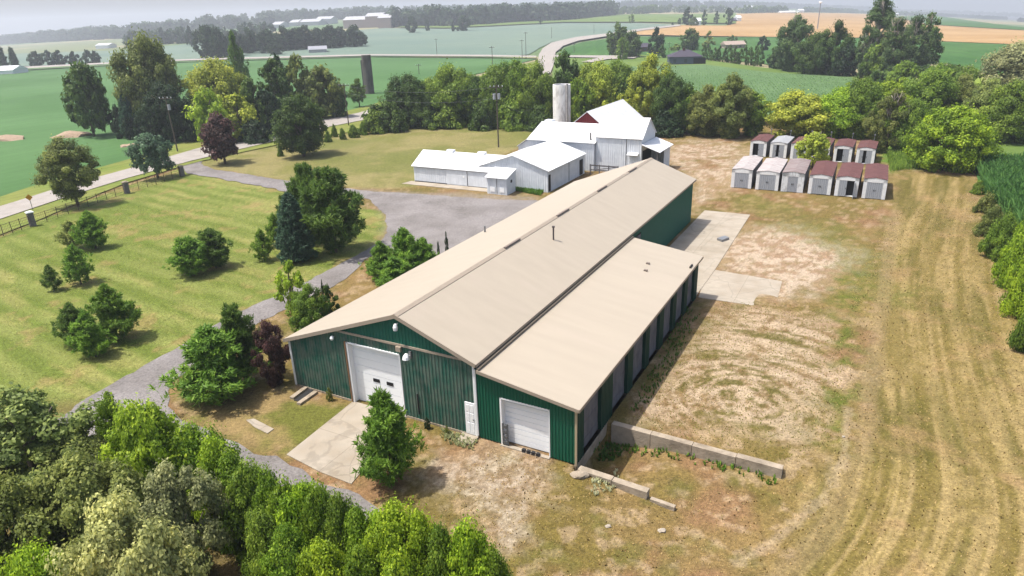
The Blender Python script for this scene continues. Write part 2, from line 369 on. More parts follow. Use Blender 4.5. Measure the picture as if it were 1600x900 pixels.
# sheets laid on the ground: fields, roads, slabs
def sheet(name, pts, material, off=0.02, world_pts=None, step=None, smooth_iter=0, ragged=0, kind='structure', label=None, cat=None):
    P = [tuple(p) for p in (world_pts if world_pts is not None else PXY(pts))]
    for _ in range(smooth_iter):
        Q = []
        for i in range(len(P)):
            a = np.array(P[i]); b = np.array(P[(i + 1) % len(P)]); Q += [tuple(a * .75 + b * .25), tuple(a * .25 + b * .75)]
        P = Q
    if ragged:
        Q = []
        for i in range(len(P)):
            a = np.array(P[i]); b = np.array(P[(i + 1) % len(P)]); n = max(1, min(40, int(np.hypot(*(b - a)) / 0.7))) if np.hypot(*a) < 170 else 1
            for k in range(n):
                q = a + (b - a) * k / n; Q.append((q[0] + ragged * (fbm(q[0:1] * .8, q[1:2] * .8, 71)[0] - .5), q[1] + ragged * (fbm(q[0:1] * .8 + 50, q[1:2] * .8, 72)[0] - .5)))
        P = Q
    xs = [p[0] for p in P]; ys = [p[1] for p in P]
    bm = bmesh.new(); f = bm.faces.new([bm.verts.new((p[0], p[1], 0)) for p in P])
    bmesh.ops.triangulate(bm, faces=[f])
    def cuts(lo, hi):
        out = []; t = lo
        if step: return list(np.arange(lo, hi, step))
        return list(np.linspace(lo, hi, 26))[1:-1]
    for t in cuts(min(xs), max(xs)): bmesh.ops.bisect_plane(bm, geom=bm.verts[:] + bm.edges[:] + bm.faces[:], plane_co=(t, 0, 0), plane_no=(1, 0, 0))
    for t in cuts(min(ys), max(ys)): bmesh.ops.bisect_plane(bm, geom=bm.verts[:] + bm.edges[:] + bm.faces[:], plane_co=(0, t, 0), plane_no=(0, 1, 0))
    for v in bm.verts:
        d = math.hypot(v.co.x, v.co.y); v.co.z = float(hfield(v.co.x, v.co.y)) + off + (max(0, d - 60) * 0.0006) * (off / 0.02)
    bmesh.ops.recalc_face_normals(bm, faces=bm.faces[:])
    me = bpy.data.meshes.new(name); bm.to_mesh(me); bm.free(); me.materials.append(material)
    if me.polygons and me.polygons[0].normal.z < 0: me.flip_normals()
    o = link(name, me); props(o, label, cat, kind=kind); return o
def field_mat(name, col, col2, rowdir, pitchm, amt, big=0.02, col3=None):
    m = bpy.data.materials.new(name); m.use_nodes = True; n = m.node_tree.nodes; l = m.node_tree.links; b = n['Principled BSDF']
    b.inputs['Roughness'].default_value = 0.9; b.inputs['Specular IOR Level'].default_value = 0.1
    tc = n.new('ShaderNodeTexCoord'); mp = n.new('ShaderNodeMapping'); mp.inputs['Rotation'].default_value = (0, 0, -rowdir); l.new(tc.outputs['Object'], mp.inputs['Vector'])
    nb = n.new('ShaderNodeTexNoise'); nb.inputs['Scale'].default_value = big; nb.inputs['Detail'].default_value = 5; l.new(mp.outputs[0], nb.inputs['Vector'])
    mp2 = n.new('ShaderNodeMapping'); mp2.inputs['Scale'].default_value = (0.03, 1.0 / pitchm, 1); l.new(mp.outputs[0], mp2.inputs['Vector'])
    nr = n.new('ShaderNodeTexNoise'); nr.inputs['Scale'].default_value = 1.0; nr.inputs['Detail'].default_value = 3; l.new(mp2.outputs[0], nr.inputs['Vector'])
    nf = n.new('ShaderNodeTexNoise'); nf.inputs['Scale'].default_value = 0.9; nf.inputs['Detail'].default_value = 6; l.new(tc.outputs['Object'], nf.inputs['Vector'])
    r1 = n.new('ShaderNodeMapRange'); r1.inputs[1].default_value = 0.38; r1.inputs[2].default_value = 0.62; l.new(nb.outputs['Fac'], r1.inputs[0])
    mx = n.new('ShaderNodeMix'); mx.data_type = 'RGBA'; mx.inputs[6].default_value = (*col, 1); mx.inputs[7].default_value = (*col2, 1); l.new(r1.outputs[0], mx.inputs[0])
    ad = n.new('ShaderNodeMath'); ad.operation = 'MULTIPLY_ADD'; l.new(nr.outputs['Fac'], ad.inputs[0]); ad.inputs[1].default_value = 0.6
    ad2 = n.new('ShaderNodeMath'); ad2.operation = 'MULTIPLY'; ad2.inputs[1].default_value = 0.4; l.new(nf.outputs['Fac'], ad2.inputs[0]); l.new(ad2.outputs[0], ad.inputs[2])
    r2 = n.new('ShaderNodeMapRange'); r2.inputs[1].default_value = 0.35; r2.inputs[2].default_value = 0.65; r2.inputs[3].default_value = 1 - amt; r2.inputs[4].default_value = 1 + amt; l.new(ad.outputs[0], r2.inputs[0])
    vm = n.new('ShaderNodeVectorMath'); vm.operation = 'SCALE'; l.new(mx.outputs[2], vm.inputs[0]); l.new(r2.outputs[0], vm.inputs['Scale'])
    l.new(vm.outputs[0], b.inputs['Base Color']); return m
BEAN = field_mat('bean_crop', A(94, 136, 78), A(108, 150, 92), math.radians(64), 3.0, 0.10, 0.015)
TEAL = field_mat('young_crop', A(132, 156, 142), A(146, 166, 148), math.radians(20), 6.0, 0.07, 0.006)
WHEAT = field_mat('ripe_wheat', A(222, 184, 132), A(206, 166, 112), math.radians(80), 6.0, 0.06, 0.01)
CORNM = field_mat('corn_crop', A(76, 122, 58), A(94, 138, 70), math.radians(80), 2.2, 0.22, 0.02)
GRASSF = field_mat('pasture', A(136, 160, 84), A(120, 148, 72), 0.3, 5.0, 0.08, 0.02)
VERGE = field_mat('verge_grass', A(138, 156, 72), A(160, 164, 88), 1.1, 1.0, 0.15, 0.1)
ASPH = mat('worn_asphalt', A(204, 196, 188), 0.9, 0.2, var=0.10, vscale=0.5, dirt=A(188, 176, 162), dscale=0.3, damt=0.4, bump=0.2, bscale=20)
GRAVEL = mat('gravel', A(176, 170, 168), 0.95, 0.1, var=0.3, vscale=6.0, dirt=A(142, 136, 132), dscale=0.22, damt=0.8, bump=0.5, bscale=16)
CONC = mat('concrete', A(218, 206, 188), 0.9, 0.2, var=0.08, vscale=3.0, dirt=A(192, 176, 156), dscale=0.35, damt=0.6, bump=0.15, bscale=12)
CONC2 = mat('weathered_concrete', A(212, 196, 174), 0.9, 0.2, var=0.15, vscale=2.5, dirt=A(142, 128, 108), dscale=0.8, damt=0.6, bump=0.3, bscale=9)

sheet('bean_field', [(-260, 395), (-260, 150), (0, 112.5), (210, 101.5), (300, 98), (580, 90), (838, 93), (700, 128), (560, 172), (500, 188), (300, 222), (205, 252), (60, 292), (0, 312)], BEAN, 0.03)
sheet('road_verge', [(-260, 402), (-260, 392), (0, 309), (60, 289), (205, 249), (300, 219), (440, 200), (560, 170), (840, 96), (850, 110), (700, 160), (560, 205), (440, 226), (318, 252), (280, 262), (200, 286), (60, 345), (0, 368), (-200, 440)], VERGE, 0.05)
sheet('far_field', [(-200, 140), (0, 106), (190, 99), (300, 95), (580, 88), (800, 88.5), (826, 86), (842, 76), (862, 67), (900, 59), (958, 52.5), (1010, 45.5), (1062, 40), (1000, 37), (880, 37), (780, 42), (700, 46), (600, 45), (545, 58), (430, 76), (300, 74), (190, 80), (0, 86), (-200, 110)], TEAL, 0.03)
sheet('pasture_field', [(800, 40), (880, 36), (1062, 37), (1150, 38), (1150, 22.5), (1050, 24), (900, 26), (700, 34), (620, 44), (700, 45)], GRASSF, 0.05)
sheet('wheat_field', [(985, 56), (1000, 50), (1064, 41.5), (1135, 42), (1150, 39), (1152, 24), (1250, 22), (1350, 24), (1400, 30), (1452, 41), (1600, 50), (1800, 62), (1800, 90), (1600, 72), (1455, 66), (1330, 60.5), (1190, 59.5)], WHEAT, 0.06)
sheet('corn_field', [(868, 92), (882, 77), (910, 67), (975, 58.5), (1190, 59.5), (1330, 60.5), (1455, 66), (1600, 72), (1800, 92), (1800, 180), (1600, 130), (1480, 100), (1330, 98), (1240, 110), (1190, 100), (1100, 92), (1000, 88)], CORNM, 0.04)
sheet('green_field', [(1452, 26), (1600, 46), (1800, 60), (1800, 62), (1600, 50), (1452, 41), (1400, 30)], CORNM, 0.08)
sheet('mown_grass', [(868, 92), (1000, 88), (1100, 96), (1190, 108), (1300, 118), (1340, 122), (1340, 138), (1200, 120), (1100, 112), (1040, 108), (960, 150), (860, 130)], GRASSF, 0.08)
YCORN = field_mat('young_corn_crop', A(108, 142, 90), A(122, 154, 104), math.radians(80), 2.2, 0.10, 0.02)
VC = sheet('young_corn_field', [(1040, 106), (1100, 104), (1200, 116), (1330, 124), (1345, 140), (1300, 190), (1160, 190), (1060, 150), (980, 140), (900, 120), (960, 108)], YCORN, 0.10)
sheet('east_corn_field', [(1520, 262), (1600, 262), (1800, 280), (1800, 420), (1640, 400), (1570, 330), (1535, 300)], CORNM, 0.03)
sheet('east_meadow', [(1500, 225), (1620, 215), (1700, 240), (1620, 262), (1530, 262), (1500, 250)], GRASSF, 0.05)
sheet('road', [(-260, 437), (-260, 405), (0, 324.5), (100, 293), (200, 266), (300, 236.5), (320, 231), (440, 206), (500, 190.5), (560, 178.5), (700, 142), (840, 106), (842, 88), (848, 78), (862, 69), (900, 60.5), (960, 53.5), (1010, 46.5), (1062, 41), (1064, 43), (1012, 49), (962, 57), (904, 66), (880, 74), (868, 84), (866, 102), (860, 116), (700, 156), (566, 190), (510, 201), (440, 220), (330, 246), (300, 253), (200, 280), (100, 311), (0, 344.5)], ASPH, 0.08)
sheet('side_road', [(-200, 128), (0, 111), (210, 100), (300, 96.5), (580, 88.6), (760, 89.5), (838, 91), (838, 93), (760, 92), (580, 90.6), (300, 98.6), (210, 102.2), (0, 114), (-200, 132)], ASPH, 0.12)
sheet('house_drive', [(866, 90), (960, 90.5), (1000, 91), (990, 95), (950, 96), (925, 101), (908, 100.5), (935, 94), (866, 92.5)], ASPH, 0.12)
sheet('driveway', [(306, 234), (322, 246), (313, 255), (322, 262), (345, 267), (400, 275), (462, 285), (520, 293), (572, 299), (640, 303), (760, 312), (860, 314), (900, 360), (720, 420), (640, 404), (600, 392), (576, 402), (560, 420), (532, 441), (447, 484), (400, 506), (340, 552), (285, 583), (250, 628), (300, 664), (385, 702), (440, 722), (480, 743), (545, 768), (605, 800), (640, 840), (560, 830), (480, 790), (420, 752), (360, 735), (270, 715), (200, 690), (150, 690), (60, 760), (0, 830), (-200, 1000), (-260, 960), (0, 720), (142, 617), (225, 571), (287, 541), (337, 507), (400, 476), (437, 459), (487, 437), (520, 420), (575, 388), (600, 374), (606, 352), (598, 332), (570, 306), (520, 310), (460, 303), (400, 290), (340, 279), (300, 273), (284, 266), (292, 250)], GRAVEL, 0.03, smooth_iter=1, ragged=1.1)
def cracks(m):
    n = m.node_tree.nodes; l = m.node_tree.links; b = n['Principled BSDF']; src = b.inputs['Base Color'].links[0].from_socket
    tc = n.new('ShaderNodeTexCoord'); wz = n.new('ShaderNodeTexNoise'); wz.inputs['Scale'].default_value = .9; wz.inputs['Detail'].default_value = 5; l.new(tc.outputs['Object'], wz.inputs['Vector'])
    mx = n.new('ShaderNodeMix'); mx.data_type = 'VECTOR'; mx.inputs[0].default_value = .35; l.new(tc.outputs['Object'], mx.inputs[4]); l.new(wz.outputs['Color'], mx.inputs[5])
    vo = n.new('ShaderNodeTexVoronoi'); vo.feature = 'DISTANCE_TO_EDGE'; vo.inputs['Scale'].default_value = .42; l.new(mx.outputs[1], vo.inputs['Vector'])
    rp = n.new('ShaderNodeMapRange'); rp.inputs[1].default_value = .004; rp.inputs[2].default_value = .014; rp.inputs[3].default_value = .82; rp.inputs[4].default_value = 1; l.new(vo.outputs['Distance'], rp.inputs[0])
    bt = n.new('ShaderNodeTexBrick'); bt.offset = 0; bt.inputs['Scale'].default_value = 1; bt.inputs['Brick Width'].default_value = 3.1; bt.inputs['Row Height'].default_value = 3.4; bt.inputs['Mortar Size'].default_value = .03; bt.inputs['Mortar Smooth'].default_value = .5
    bt.inputs['Color1'].default_value = (1, 1, 1, 1); bt.inputs['Color2'].default_value = (.95, .95, .94, 1); bt.inputs['Mortar'].default_value = (.74, .72, .69, 1); l.new(tc.outputs['Object'], bt.inputs['Vector'])
    v1 = n.new('ShaderNodeVectorMath'); v1.operation = 'SCALE'; l.new(src, v1.inputs[0]); l.new(rp.outputs[0], v1.inputs['Scale'])
    v2 = n.new('ShaderNodeVectorMath'); v2.operation = 'MULTIPLY'; l.new(v1.outputs[0], v2.inputs[0]); l.new(bt.outputs['Color'], v2.inputs[1]); l.new(v2.outputs[0], b.inputs['Base Color'])
SLABM = mat('cracked_concrete', A(218, 206, 188), 0.9, 0.2, var=0.12, vscale=2.0, dirt=A(184, 168, 146), dscale=0.5, damt=0.6, bump=0.15, bscale=12); cracks(SLABM)
def cslab(name, uv, t, label, cat='slab', group=None, m=SLABM):
    x0, y0 = L2W(*uv[0]); o = MB().prism([(p[0], p[1]) for p in uv], -0.25, t).build(name, m)
    o.location = (B0[0], B0[1], 0); o.rotation_euler = (0, 0, RZ); return props(o, label, cat, group)
def lpx(px, py): return W2L(*G(px, py)[:2])
APR = [lpx(448, 711), (-9.4, -0.02), (-5.1, -0.02), lpx(549, 757), lpx(500, 738)]
props(cslab('concrete_apron', APR, 0.05, None, None), kind='structure'); bpy.data.objects['concrete_apron'].pop('category', None)
for nm, P in (('concrete_yard', [(0.35, 53.4), (5.7, 53.4), (6.15, 33.7), (6.15, 26.2), (6.4, 26.2), (0.35, 26.2)]), ('concrete_pad', [(6.17, 33.2), (12.23, 32.6), (12.6, 26.1), (6.42, 26.0), (6.17, 28)])):
    q = cslab(nm, P, 0.05 if nm == 'concrete_yard' else 0.045, None); props(q, kind='structure'); q.pop('category', None)
# ------------------------------------------------------------------ the storage building
def siding_mat(name, col, fade, amt, sx=4.0):
    m = bpy.data.materials.new(name); m.use_nodes = True; n = m.node_tree.nodes; l = m.node_tree.links; b = n['Principled BSDF']
    b.inputs['Roughness'].default_value = 0.55; b.inputs['Specular IOR Level'].default_value = 0.3
    tc = n.new('ShaderNodeTexCoord'); mp = n.new('ShaderNodeMapping'); mp.inputs['Scale'].default_value = (sx, sx, 0.35); l.new(tc.outputs['Object'], mp.inputs['Vector'])
    nz = n.new('ShaderNodeTexNoise'); nz.inputs['Scale'].default_value = 1.0; nz.inputs['Detail'].default_value = 8; nz.inputs['Roughness'].default_value = 0.7; l.new(mp.outputs[0], nz.inputs['Vector'])
    n2 = n.new('ShaderNodeTexNoise'); n2.inputs['Scale'].default_value = 1.3; n2.inputs['Detail'].default_value = 6; l.new(tc.outputs['Object'], n2.inputs['Vector'])
    ad = n.new('ShaderNodeMath'); ad.operation = 'ADD'; l.new(nz.outputs['Fac'], ad.inputs[0]); l.new(n2.outputs['Fac'], ad.inputs[1])
    mr = n.new('ShaderNodeMapRange'); mr.inputs[1].default_value = 0.82; mr.inputs[2].default_value = 1.12; mr.inputs[3].default_value = 0; mr.inputs[4].default_value = amt; l.new(ad.outputs[0], mr.inputs[0])
    mx = n.new('ShaderNodeMix'); mx.data_type = 'RGBA'; mx.inputs[6].default_value = (*col, 1); mx.inputs[7].default_value = (*fade, 1); l.new(mr.outputs[0], mx.inputs[0])
    l.new(mx.outputs[2], b.inputs['Base Color']); return m
GREENS = siding_mat('green_siding', A(28, 122, 100), A(44, 132, 112), 0.5)
GREENF = siding_mat('faded_green_siding', A(36, 118, 100), A(140, 150, 138), 0.62, 6.0)
WHITES = siding_mat('white_siding', (0.64, 0.67, 0.71), (0.52, 0.55, 0.59), 0.7)
ROOFM = mat('beige_metal_roof', A(222, 208, 187), 0.5, 0.3, var=0.05, vscale=1.0, stretch=(.10, 1.3, 1), dirt=A(222, 206, 188), dscale=0.5, damt=0.3)
TRIM = mat('beige_trim', A(206, 190, 170), 0.5, 0.3, var=0.05)
WTRIM = mat('white_trim', (.74, .75, .76), 0.45, 0.3)
WPANEL = mat('white_door_panel', (.76, .78, .80), 0.4, 0.3, var=0.02)
DARK = mat('dark_opening', (0.012, 0.012, 0.014), 0.6, 0.2)
GLASS = mat('window_glass', (0.05, 0.06, 0.07), 0.1, 0.5)
GREYD = mat('weathered_door_wood', A(140, 138, 142), 0.85, 0.2, var=0.35, vscale=2.5, dirt=A(138, 136, 140), dscale=1.5, damt=0.6, stretch=(1, 1, 0.4))  # weathered grey, set darker for the shade along the lean-to doors
GALV = mat('galvanised_metal', A(176, 178, 182), 0.4, 0.5, metallic=0.3, var=0.1)
BLACK = mat('black_rubber', (0.02, 0.02, 0.022), 0.7)
def ribs(mb, p0, p1, out, zb, ztop, holes=(), pitch=0.24, depth=0.035):
    """corrugated sheet from p0 to p1 (xy), 'out' unit normal, top z as function of distance; holes = (s0, s1, z0, z1)"""
    p0 = np.array(p0, float); p1 = np.array(p1, float); Lh = np.linalg.norm(p1 - p0); d = (p1 - p0) / Lh; out = np.array(out, float)
    n = max(1, int(round(Lh / pitch))); w = Lh / n
    S = []
    for i in range(n):
        for f, o in ((0, 0), (0.5, 0), (0.62, 1), (0.88, 1)): S.append(((i + f) * w, o * depth))
    S.append((Lh, 0))
    for h in holes:
        for e in h[:2]: S.append((e, 0))
    S = sorted(set((round(s, 4), o) for s, o in S)); 
    def pt(s, o, z): q = p0 + d * s + out * o; return (q[0], q[1], z)
    for (s0, o0), (s1, o1) in zip(S[:-1], S[1:]):
        if s1 - s0 < 1e-4: continue
        sm = (s0 + s1) / 2; segs = [(zb, None)]
        hs = [h for h in holes if h[0] < sm < h[1]]
        if hs:
            h = hs[0]
            if h[2] > zb + 0.01: mb.poly([pt(s0, o0, zb), pt(s1, o1, zb), pt(s1, o1, h[2]), pt(s0, o0, h[2])])
            if h[3] < min(ztop(s0), ztop(s1)): mb.poly([pt(s0, o0, h[3]), pt(s1, o1, h[3]), pt(s1, o1, ztop(s1)), pt(s0, o0, ztop(s0))])
        else: mb.poly([pt(s0, o0, zb), pt(s1, o1, zb), pt(s1, o1, ztop(s1)), pt(s0, o0, ztop(s0))])
def part(mb, name, m, parent, label=None, smooth=False):
    o = mb.build(name, m, parent, smooth)
    if label: o['label'] = label
    return o

WL, RG, ED = -14.36, -5.07, 48.0           # left wall, ridge, depth
ZL, ZR, ZT = 3.5, 4.95, 6.9                # wall tops
bld = empty('storage_building', (B0[0], B0[1], 0), RZ, 'long green metal storage building with beige gable roof and right-hand lean-to', 'building')
def ztg(s):
    u = WL + s
    return ZL + (ZT - ZL) * (u - WL) / (RG - WL) if u < RG else ZT + (ZR - ZT) * (u - RG) / (0 - RG)
DB = (-9.35, -5.18, 4.35)
f1 = MB(); ribs(f1, (WL, 0), (0, 0), (0, -1), 0.12, lambda s: min(ztg(s), 4.95), holes=((DB[0] - WL, DB[1] - WL, 0.1, DB[2]), (-0.78 - WL, -0.08 - WL, 0.1, 2.3)))
part(f1, 'wall', GREENF, bld, 'faded green ribbed front wall')
f2 = MB(); ribs(f2, (-10.40, -0.02), (0, -0.02), (0, -1), 4.96, lambda s: max(4.965, ztg(s + (-10.40 - WL))), pitch=0.24)
part(f2, 'gable', GREENS, bld)
w_ = MB(); ribs(w_, (WL, ED), (WL, 0), (-1, 0), 0.1, lambda s: ZL); part(w_, 'wall', GREENS, bld)
w_ = MB(); ribs(w_, (0, ED), (WL, ED), (0, 1), 0.1, lambda s: ztg(-s - WL) if True else 0); part(w_, 'wall', GREENS, bld)
w_ = MB(); ribs(w_, (0, 0.0), (0, ED), (1, 0), 0.1, lambda s: ZR, holes=((25.9, 29.6, 0.1, 4.1),)); part(w_, 'wall', GREENS, bld)
sk = MB().box(WL - 0.03, -9.4, -0.06, -0.01, -0.2, 0.13).box(-5.1, 0.0, -0.06, -0.01, -0.2, 0.13).box(WL - 0.05, WL - 0.0, 0, ED, -0.2, 0.12)
part(sk, 'plinth', CONC2, bld)
rf = MB(); OV = 0.28
kl = (ZT - ZL) / (RG - WL); kr = (ZT - ZR) / (0 - RG); T = 0.16; RZt = ZT + T
rf.slab([(WL - OV, -OV, RZt - kl * (RG - WL + OV)), (RG, -OV, RZt), (RG, ED + OV, RZt), (WL - OV, ED + OV, RZt - kl * (RG - WL + OV))], 0.12)
rf.slab([(RG, -OV, RZt), (OV, -OV, RZt - kr * (OV - RG)), (OV, ED + OV, RZt - kr * (OV - RG)), (RG, ED + OV, RZt)], 0.12)
roof = part(rf, 'roof', ROOFM, bld)
rc = MB()
rc.slab([(RG - 0.24, -OV - .01, RZt - kl * .24 + .035), (RG, -OV - .01, RZt + 0.05), (RG, ED + OV, RZt + 0.05), (RG - 0.24, ED + OV, RZt - kl * .24 + .035)], 0.03)
rc.slab([(RG, -OV - .01, RZt + 0.05), (RG + 0.24, -OV - .01, RZt - kr * .24 + .035), (RG + 0.24, ED + OV, RZt - kr * .24 + .035), (RG, ED + OV, RZt + 0.05)], 0.03)
part(rc, 'ridge_cap', TRIM, roof)
for v0 in (12.8, 22.0, 31.2, 40.2):
    part(MB().box(RG + 0.04, RG + 0.2, v0, v0 + 2.4, RZt + 0.0, RZt + 0.085), 'ridge_vent', mat('vent_brown', (0.16, 0.13, 0.11), 0.7), roof)
tr = MB()
tr.bar((WL - OV, -OV - .02, RZt - kl * (RG - WL + OV) - 0.10), (RG, -OV - .02, RZt - 0.10), 0.05, 0.24); tr.bar((RG, -OV - .02, RZt - 0.10), (OV, -OV - .02, RZt - kr * (OV - RG) - 0.10), 0.05, 0.24)
tr.bar((OV + .02, -OV, RZt - kr * (OV - RG) - 0.10), (OV + .02, ED + OV, RZt - kr * (OV - RG) - 0.10), 0.05, 0.2)
part(tr, 'fascia', TRIM, bld)
part(MB().box(-10.5, -0.02, -0.10, -0.035, 4.93, 5.07), 'trim_board', TRIM, bld)
part(MB().box(WL - 0.06, WL + 0.08, -0.08, -0.03, 0.1, 3.45), 'corner_trim', WTRIM, bld)
part(MB().box(-0.07, 0.03, -0.10, -0.04, 0.1, 4.9), 'corner_trim', WTRIM, bld)
# gutter along the seam with the lean-to
part(MB().box(OV + 0.05, OV + 0.19, -OV, 26.1, 4.62, 4.76), 'gutter', mat('gutter_grey', A(150, 138, 122), 0.5), bld)
# big overhead door
def overhead(name, u0, u1, zt, y, rows, win, label):
    part(MB().box(u0 - 0.0, u0 + 0.13, y - 0.03, y + 0.42, 0.02, zt).box(u1 - 0.05, u1 + 0.0, y - 0.03, y + 0.42, 0.02, zt).box(u0, u1, y - 0.03, y + 0.42, zt - 0.08, zt), 'door_frame', WTRIM, bld)
    mb = MB(); h = (zt - 0.1) / rows
    for i in range(rows): mb.box(u0 + 0.13, u1 - 0.05, y + 0.36 + (0.004 if i % 2 else 0), y + 0.42, 0.03 + i * h, 0.03 + (i + 1) * h - 0.025)
    mb.box(u0 + 0.13, u1 - 0.05, y + 0.385, y + 0.44, 0.03, zt - 0.1)
    d = part(mb, 'overhead_door', WPANEL, bld, label)
    for (a, b, z0, z1) in win:
        part(MB().box(a, b, y + 0.33, y + 0.37, z0, z1), 'window', DARK, d)
overhead('a', DB[0], DB[1], DB[2], -0.04, 8, ((-7.78, -7.28, 1.72, 1.95), (-6.72, -6.22, 1.72, 1.95)), 'tall white overhead door with two small windows')
# tan frame at the left side of the door
part(MB().box(DB[0] - 0.10, DB[0] - 0.002, -0.12, -0.03, 0.02, DB[2] + 0.02), 'door_trim', mat('tan_wood', A(168, 130, 96), 0.8), bld)
# person door
pd = part(MB().box(-0.76, -0.10, -0.06, 0.0, 0.12, 2.25), 'door', WPANEL, bld, 'white six-panel side door')
pb = MB()
for (a, b) in ((-0.68, -0.46), (-0.40, -0.18)):
    for (z0, z1) in ((0.25, 0.9), (1.0, 1.55), (1.65, 2.1)): pb.box(a, b, -0.075, -0.055, z0, z1)
part(pb, 'door_panel', WTRIM, pd); part(MB().box(-0.22, -0.14, -0.13, -0.07, 1.15, 1.22), 'door_handle', GALV, pd)
# lamps and fittings on the front wall
lm = MB(); lm.tube([(RG + 0.05, -0.1, 6.45), (RG + 0.05, -0.34, 6.4)], 0.03, 6); lm.tube([(RG + 0.05, -0.34, 6.5), (RG + 0.05, -0.36, 6.3), (RG + 0.05, -0.37, 6.1)], [0.08, 0.15, 0.12], 8)
part(lm, 'wall_lamp', WTRIM, bld, smooth=False)
lm = MB(); lm.tube([(-10.3, -0.02, 4.5), (-10.3, -0.22, 4.5)], 0.03, 6); lm.tube([(-10.3, -0.2, 4.62), (-10.3, -0.22, 4.48), (-10.3, -0.22, 4.36)], [0.06, 0.13, 0.09], 8)
part(lm, 'wall_lamp', WTRIM, bld)
part(MB().box(-5.3, -4.95, -0.24, -0.1, 4.62, 4.93), 'vent_hood', TRIM, bld)
lm = MB(); lm.tube([(-4.35, -0.02, 4.45), (-4.35, -0.45, 4.62)], 0.035, 6); lm.tube([(-4.35, -0.4, 4.75), (-4.35, -0.5, 4.55), (-4.35, -0.52, 4.42)], [0.10, 0.2, 0.22], 10)
part(lm, 'wall_lamp', WTRIM, bld, 'round white dish lamp on a wall arm'); part(MB().box(-4.42, -4.28, -0.14, -0.03, 4.3, 4.75), 'lamp_box', GALV, bld)
part(MB().tube([(-4.12, -0.07, 0.5), (-4.12, -0.07, 1.9)], 0.045, 6), 'conduit', BLACK, bld)
part(MB().tube([(0.09, -0.08, 0.2), (0.09, -0.08, 4.55)], 0.045, 8), 'downpipe', WTRIM, bld)
# flue and roof pipes
fl = MB(); zf = RZt - kr * 1.7
fl.tube([(RG + 1.7, 17.9, zf - 0.1), (RG + 1.7, 17.9, zf + 1.0)], 0.07, 8); fl.tube([(RG + 1.7, 17.9, zf + 1.0), (RG + 1.7, 17.9, zf + 1.12)], 0.12, 8)
part(fl, 'flue_pipe', mat('dark_pipe', (0.07, 0.06, 0.06), 0.5), roof)
fl = MB(); fl.tube([(-13.6, 24.5, 3.8), (-13.6, 24.5, 4.55)], 0.09, 8); part(fl, 'vent_pipe', GALV, roof)

# lean-to
LU, LD, LZI, LZE = 6.23, 25.9, 4.55, 3.62
kz = (LZI - LZE) / LU
zlt = lambda s: LZI - kz * s
GREENB = siding_mat('bright_green_siding', A(10, 112, 84), A(16, 122, 94), 0.4)
w_ = MB(); ribs(w_, (0.12, -0.02), (LU, -0.02), (0, -1), 0.08, zlt, holes=((1.48, 4.58, 0.05, 3.12),), pitch=0.2); part(w_, 'wall', GREENB, bld, 'bright green front wall of the lean-to')
w_ = MB(); ribs(w_, (LU, LD), (0.0, LD), (0, 1), 0.08, lambda s: zlt(LU - s)); part(w_, 'wall', GREENS, bld)
def door_y(u0, u1, zt):
    y = -0.03
    part(MB().box(u0, u0 + 0.10, y - 0.03, y + 0.4, 0.03, zt).box(u1 - 0.05, u1, y - 0.03, y + 0.4, 0.03, zt).box(u0, u1, y - 0.03, y + 0.4, zt - 0.08, zt), 'door_frame', WTRIM, bld)
    mb = MB(); n = 9; h = (zt - 0.1) / n
    for i in range(n): mb.slab([(u0 + .1, y + .34, .04 + (i + 1) * h), (u1 - .05, y + .34, .04 + (i + 1) * h), (u1 - .05, y + .4, .04 + (i + 1) * h), (u0 + .1, y + .4, .04 + (i + 1) * h)], h - 0.045)
    mb.box(u0 + .1, u1 - .05, y + .375, y + .43, .04, zt - .1)
    return part(mb, 'overhead_door', WPANEL, bld, 'smaller white ribbed overhead door of the lean-to')
door_y(1.60, 4.70, 3.12)
# rubber bumpers and little ladder rack by the door
lb = MB(); lb.box(1.72, 1.80, -0.12, -0.05, 0.1, 1.5).box(2.02, 2.10, -0.12, -0.05, 0.1, 1.5)
for z in (0.15, 0.5, 0.85, 1.2): lb.box(1.8, 2.02, -0.13, -0.05, z, z + 0.2)
part(lb, 'dock_ladder', mat('dark_grey_steel', (0.08, 0.085, 0.09), 0.6), bld)
bu = MB()
for i in range(4): bu.box(3.0 + i * 0.3, 3.2 + i * 0.3, -0.22, -0.06, -0.02, 0.2)
part(bu, 'bumper', BLACK, bld)
part(MB().box(1.6, 4.7, -0.2, 0.05, -0.1, 0.06), 'sill', CONC, bld)
lr = MB(); oz = 0.13
lr.slab([(OV + 0.02, -OV, LZI + oz - kz * OV), (LU + OV, -OV, LZI + oz - kz * (LU + OV)), (LU + OV, LD + OV, LZI + oz - kz * (LU + OV)), (OV + 0.02, LD + OV, LZI + oz - kz * OV)], 0.10)
lroof = part(lr, 'roof', ROOFM, bld, 'low beige lean-to roof')
for (u, v) in ((3.3, 21.3), (3.6, 19.8)): part(MB().box(u - .14, u + .14, v - .1, v + .1, LZI + oz - kz * u - .02, LZI + oz - kz * u + .12), 'roof_vent', mat('vent_brown', (0.1, 0.08, 0.07)), lroof)
part(MB().box(LU + .0, LU + .12, 22.8, 23.5, LZE + .12, LZE + .24), 'roof_bracket', DARK, lroof)
lt = MB(); ze = LZI + oz - kz * (LU + OV) - .09
lt.bar((OV + .04, -OV - .02, LZI + oz - kz * OV - .07), (LU + OV, -OV - .02, ze + .02), 0.05, 0.2); lt.bar((LU + OV + .02, -OV, ze + .01), (LU + OV + .02, LD + OV, ze + .01), 0.05, 0.2)
part(lt, 'fascia', TRIM, bld)
part(MB().box(LU - .03, LU + .09, -0.11, -0.03, 0.0, 3.5), 'corner_trim', mat('cream_trim', A(222, 204, 170), 0.5), bld)
